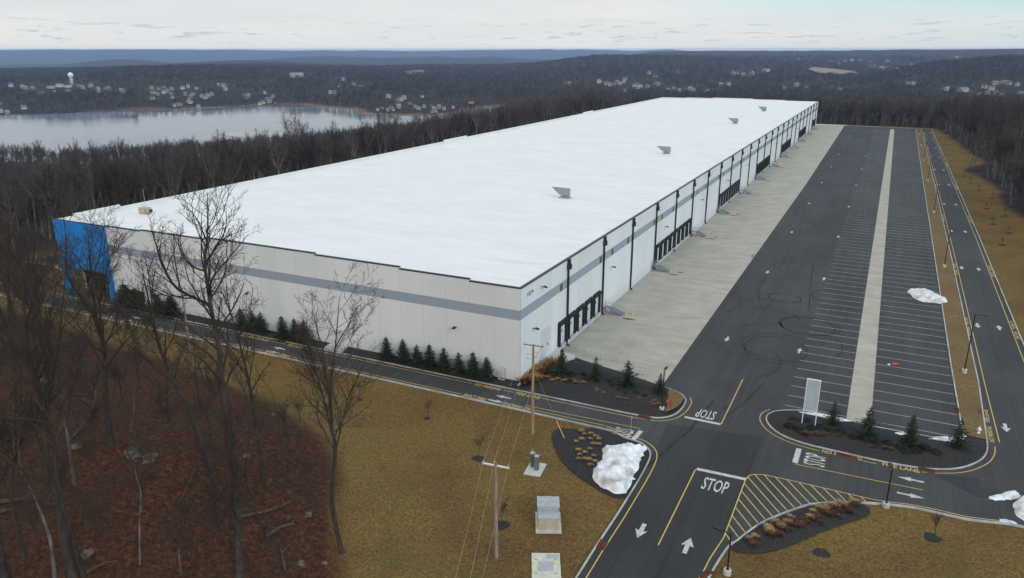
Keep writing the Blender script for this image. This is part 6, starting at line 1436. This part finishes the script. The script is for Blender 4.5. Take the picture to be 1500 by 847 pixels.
k_ = np.linalg.norm(c-CAMP)/1110
m_ = MB(); R_ = 3.2*k_; zt = 13.0*k_; m_.lathe([(.3*R_, zt-R_*1.05), (.75*R_, zt-R_*.75), (R_, zt-R_*.1), (.95*R_, zt+R_*.3), (.6*R_, zt+R_*.75), (.1*R_, zt+R_*.92)], 20); m_.build('tank', M['sign_white'], wt, True)
m_ = MB(); m_.lathe([(R_*.75, -1), (R_*.62, zt*.4), (R_*.55, zt-R_*.9)], 16); m_.build('shaft', pmat('tower_shaft', (.30, .36, .38), rough=.6), wt, True)
for a, b in ((1163, 79.5), (1492, 81)):
    c = hit(a, b+2.5); d = np.linalg.norm(c-CAMP)/1110; o = empty('radio_mast', tuple(c)); tag(o, 'thin lattice mast on the '+('right horizon ridge' if a < 1200 else 'far right hilltop'), 'mast')
    m_ = MB(); m_.tube([(0, 0, 0), (0, 0, 9*d if a < 1200 else 8*d)], [.35*d, .15*d], 4); m_.build('mast', M['rail'], o)
# dark conifers at the far villages
pine_fol = spruce_mesh(50, 3.6, 1.0, .8, .3); pts_ = z1([(835, 240), (870, 240), (925, 245), (945, 240), (900, 272), (1445, 250), (1455, 252), (1120, 278), (1308, 240), (1310, 245), (668, 250), (1190, 352), (962, 325), (1075, 350), (1360, 298)], 0, 60)+z1([(355, 230), (345, 238), (765, 355), (812, 350)], 400, 60)
for a, b in pts_:
    c = hit(a, b+1.5); d = np.linalg.norm(c-CAMP)/1110; s = 6.0*d/3.6*.9; o = link('pine_tree', pine_fol, None, tuple(c), a); o.scale = (s*1.1, s*1.1, s); tag(o, 'dark evergreen among the houses above the far shore', 'evergreen', 'dark evergreens of the far villages'); HZ.append((c[0], c[1], 6.0))

# thin the woods in front of the houses, so that they show between the trees as in the photograph
def place_woods():
    X, Y, K, rng = WX, WY, WKK, wrng; keep = np.ones(len(X), bool); hs = np.ones(len(X))
    dc = np.hypot(X-CAMP[0], Y-CAMP[1]); az = np.arctan2(X-CAMP[0], Y-CAMP[1])
    for hx, hy, w in HZ:
        dh = math.hypot(hx-CAMP[0], hy-CAMP[1]); ah = math.atan2(hx-CAMP[0], hy-CAMP[1]); lat = (az-ah)*dh
        fr = (abs(lat) < w*.9+K*.25) & (dc < dh+w) & (dc > dh-w-150); keep &= ~(fr & (dc > dh-w-70)) & ~(fr & (rng.random(len(X)) < .5))
        hs = np.where((abs(lat) < w+25) & (abs(dc-dh) < 110), np.minimum(hs, .55), hs)
    X, Y, K, hs, dc = X[keep], Y[keep], K[keep], hs[keep], dc[keep]
    Z = H(X, Y); scl = hs*rng.uniform(.66, 1.26, len(X))*np.where(rng.random(len(X)) < .05, 1.25, 1.0); wid = np.clip(K/9.0, .95, 2.6)*rng.uniform(.85, 1.2, len(X))
    scl = scl*np.where(K > 20, 1.0, 1)
    # the nearest ones whose tops show become trees of their own
    uv, q = project(np.stack([X, Y, Z+17*scl], -1)); vis = (uv[:, 0] > -20) & (uv[:, 0] < 1520) & (dc < 900)
    # hidden behind the building? compare with the roof edge line on the left
    blocked = np.zeros(len(X), bool)
    for t in np.linspace(.1, .98, 40):
        px_, py_, pz_ = CAMP[0]+(X-CAMP[0])*t, CAMP[1]+(Y-CAMP[1])*t, CAMP[2]+(Z+15*scl-CAMP[2])*t
        blocked |= (px_ > -100.3) & (px_ < 0) & (py_ > 0) & (py_ < WL) & (pz_ < 15)
    # the front of the wood hides what stands close behind it: prefer edge trees
    edge = np.minimum(np.minimum(abs(X+137), abs(Y-449)), np.abs(poly_dist(X, Y, EAST_WOODS)))
    dens_rank = dc*(1+edge/60.0); dens_rank[~vis | blocked] = 1e9
    order = np.argsort(dens_rank); chosen = order[:185]; chosen = chosen[dens_rank[chosen] < 1e8]
    isth = np.zeros(len(X), bool); isth[chosen] = True
    kind = rng.integers(0, 6, len(X)); rot = rng.random(len(X))*2*PI
    firsts = {}
    for i in chosen:
        k = int(kind[i]); w_ = min(wid[i], 1.15); o = link('bare_tree', wk[k], None, (X[i], Y[i], Z[i]), rot[i]); o.scale = (scl[i]*w_, scl[i]*w_, scl[i])
        z_ = 'left' if X[i] < -100 else ('right' if X[i] > 66 and Y[i] < 440 else 'end')
        tag(o, {'left': 'bare tree of the wood beyond the long left roof edge', 'right': 'bare tree of the dark wood above the right grass bank', 'end': 'bare tree of the wood standing across the far end of the yard'}[z_], 'tree',
            {'left': 'bare trees beyond the left roof edge', 'right': 'bare trees above the right bank', 'end': 'bare trees at the far end of the yard'}[z_])
        firsts.setdefault(k, o)
    kc = bpy.data.collections.new('tree_kinds'); COL.children.link(kc)
    for k in range(6): kc.objects.link(firsts[k])
    r = ~isth; n = int(r.sum()); me = bpy.data.meshes.new('woods'); me.vertices.add(n); me.vertices.foreach_set('co', np.stack([X[r], Y[r], Z[r]], -1).astype(np.float32).ravel())
    for nm_, ty, fld, val in (('rot', 'FLOAT', 'value', rot[r]), ('pick', 'INT', 'value', kind[r]), ('siz', 'FLOAT_VECTOR', 'vector', np.stack([scl[r]*wid[r], scl[r]*wid[r], scl[r]], -1))):
        a = me.attributes.new(nm_, ty, 'POINT'); a.data.foreach_set(fld, np.asarray(val, np.int32 if ty == 'INT' else np.float32).ravel())
    o = link('woods', me); tag(o, 'wide leafless winter woods reaching to the hills', kind='stuff')
    ng = bpy.data.node_groups.new('scatter', 'GeometryNodeTree'); ng.interface.new_socket('Geometry', in_out='INPUT', socket_type='NodeSocketGeometry'); ng.interface.new_socket('Geometry', in_out='OUTPUT', socket_type='NodeSocketGeometry')
    N, L = ng.nodes.new, ng.links.new; gi_, go = N('NodeGroupInput'), N('NodeGroupOutput'); ci = N('GeometryNodeCollectionInfo'); ci.inputs[0].default_value = kc; ci.inputs['Separate Children'].default_value = True; ci.inputs['Reset Children'].default_value = True
    ip = N('GeometryNodeInstanceOnPoints'); ip.inputs['Pick Instance'].default_value = True
    def attr(nm_, ty): a = N('GeometryNodeInputNamedAttribute'); a.data_type = ty; a.inputs[0].default_value = nm_; return a.outputs[0]
    cx = N('ShaderNodeCombineXYZ'); L(attr('rot', 'FLOAT'), cx.inputs[2]); er = N('FunctionNodeEulerToRotation'); L(cx.outputs[0], er.inputs[0])
    L(gi_.outputs[0], ip.inputs['Points']); L(ci.outputs[0], ip.inputs['Instance']); L(attr('pick', 'INT'), ip.inputs['Instance Index']); L(er.outputs[0], ip.inputs['Rotation']); L(attr('siz', 'FLOAT_VECTOR'), ip.inputs['Scale'])
    L(ip.outputs[0], go.inputs[0]); md = o.modifiers.new('scatter', 'NODES'); md.node_group = ng
    print('woods', n, 'single', len(chosen), 'houses', hn)
place_woods()

# ------------------------------------------------------------------ the air
HAZE = 4.8e-5
hm = bpy.data.materials.new('haze'); hm.use_nodes = True; nt = hm.node_tree; nt.nodes.clear()
o_ = nt.nodes.new('ShaderNodeOutputMaterial'); pv = nt.nodes.new('ShaderNodeVolumePrincipled'); pv.inputs['Color'].default_value = (.47, .68, 1.0, 1); pv.inputs['Density'].default_value = HAZE; pv.inputs['Anisotropy'].default_value = 0
nt.links.new(pv.outputs[0], o_.inputs['Volume'])
m_ = MB(); m_.box(-21500, 21500, -21500, 21500, -300, 58); tag(m_.build('haze', hm), kind='stuff')
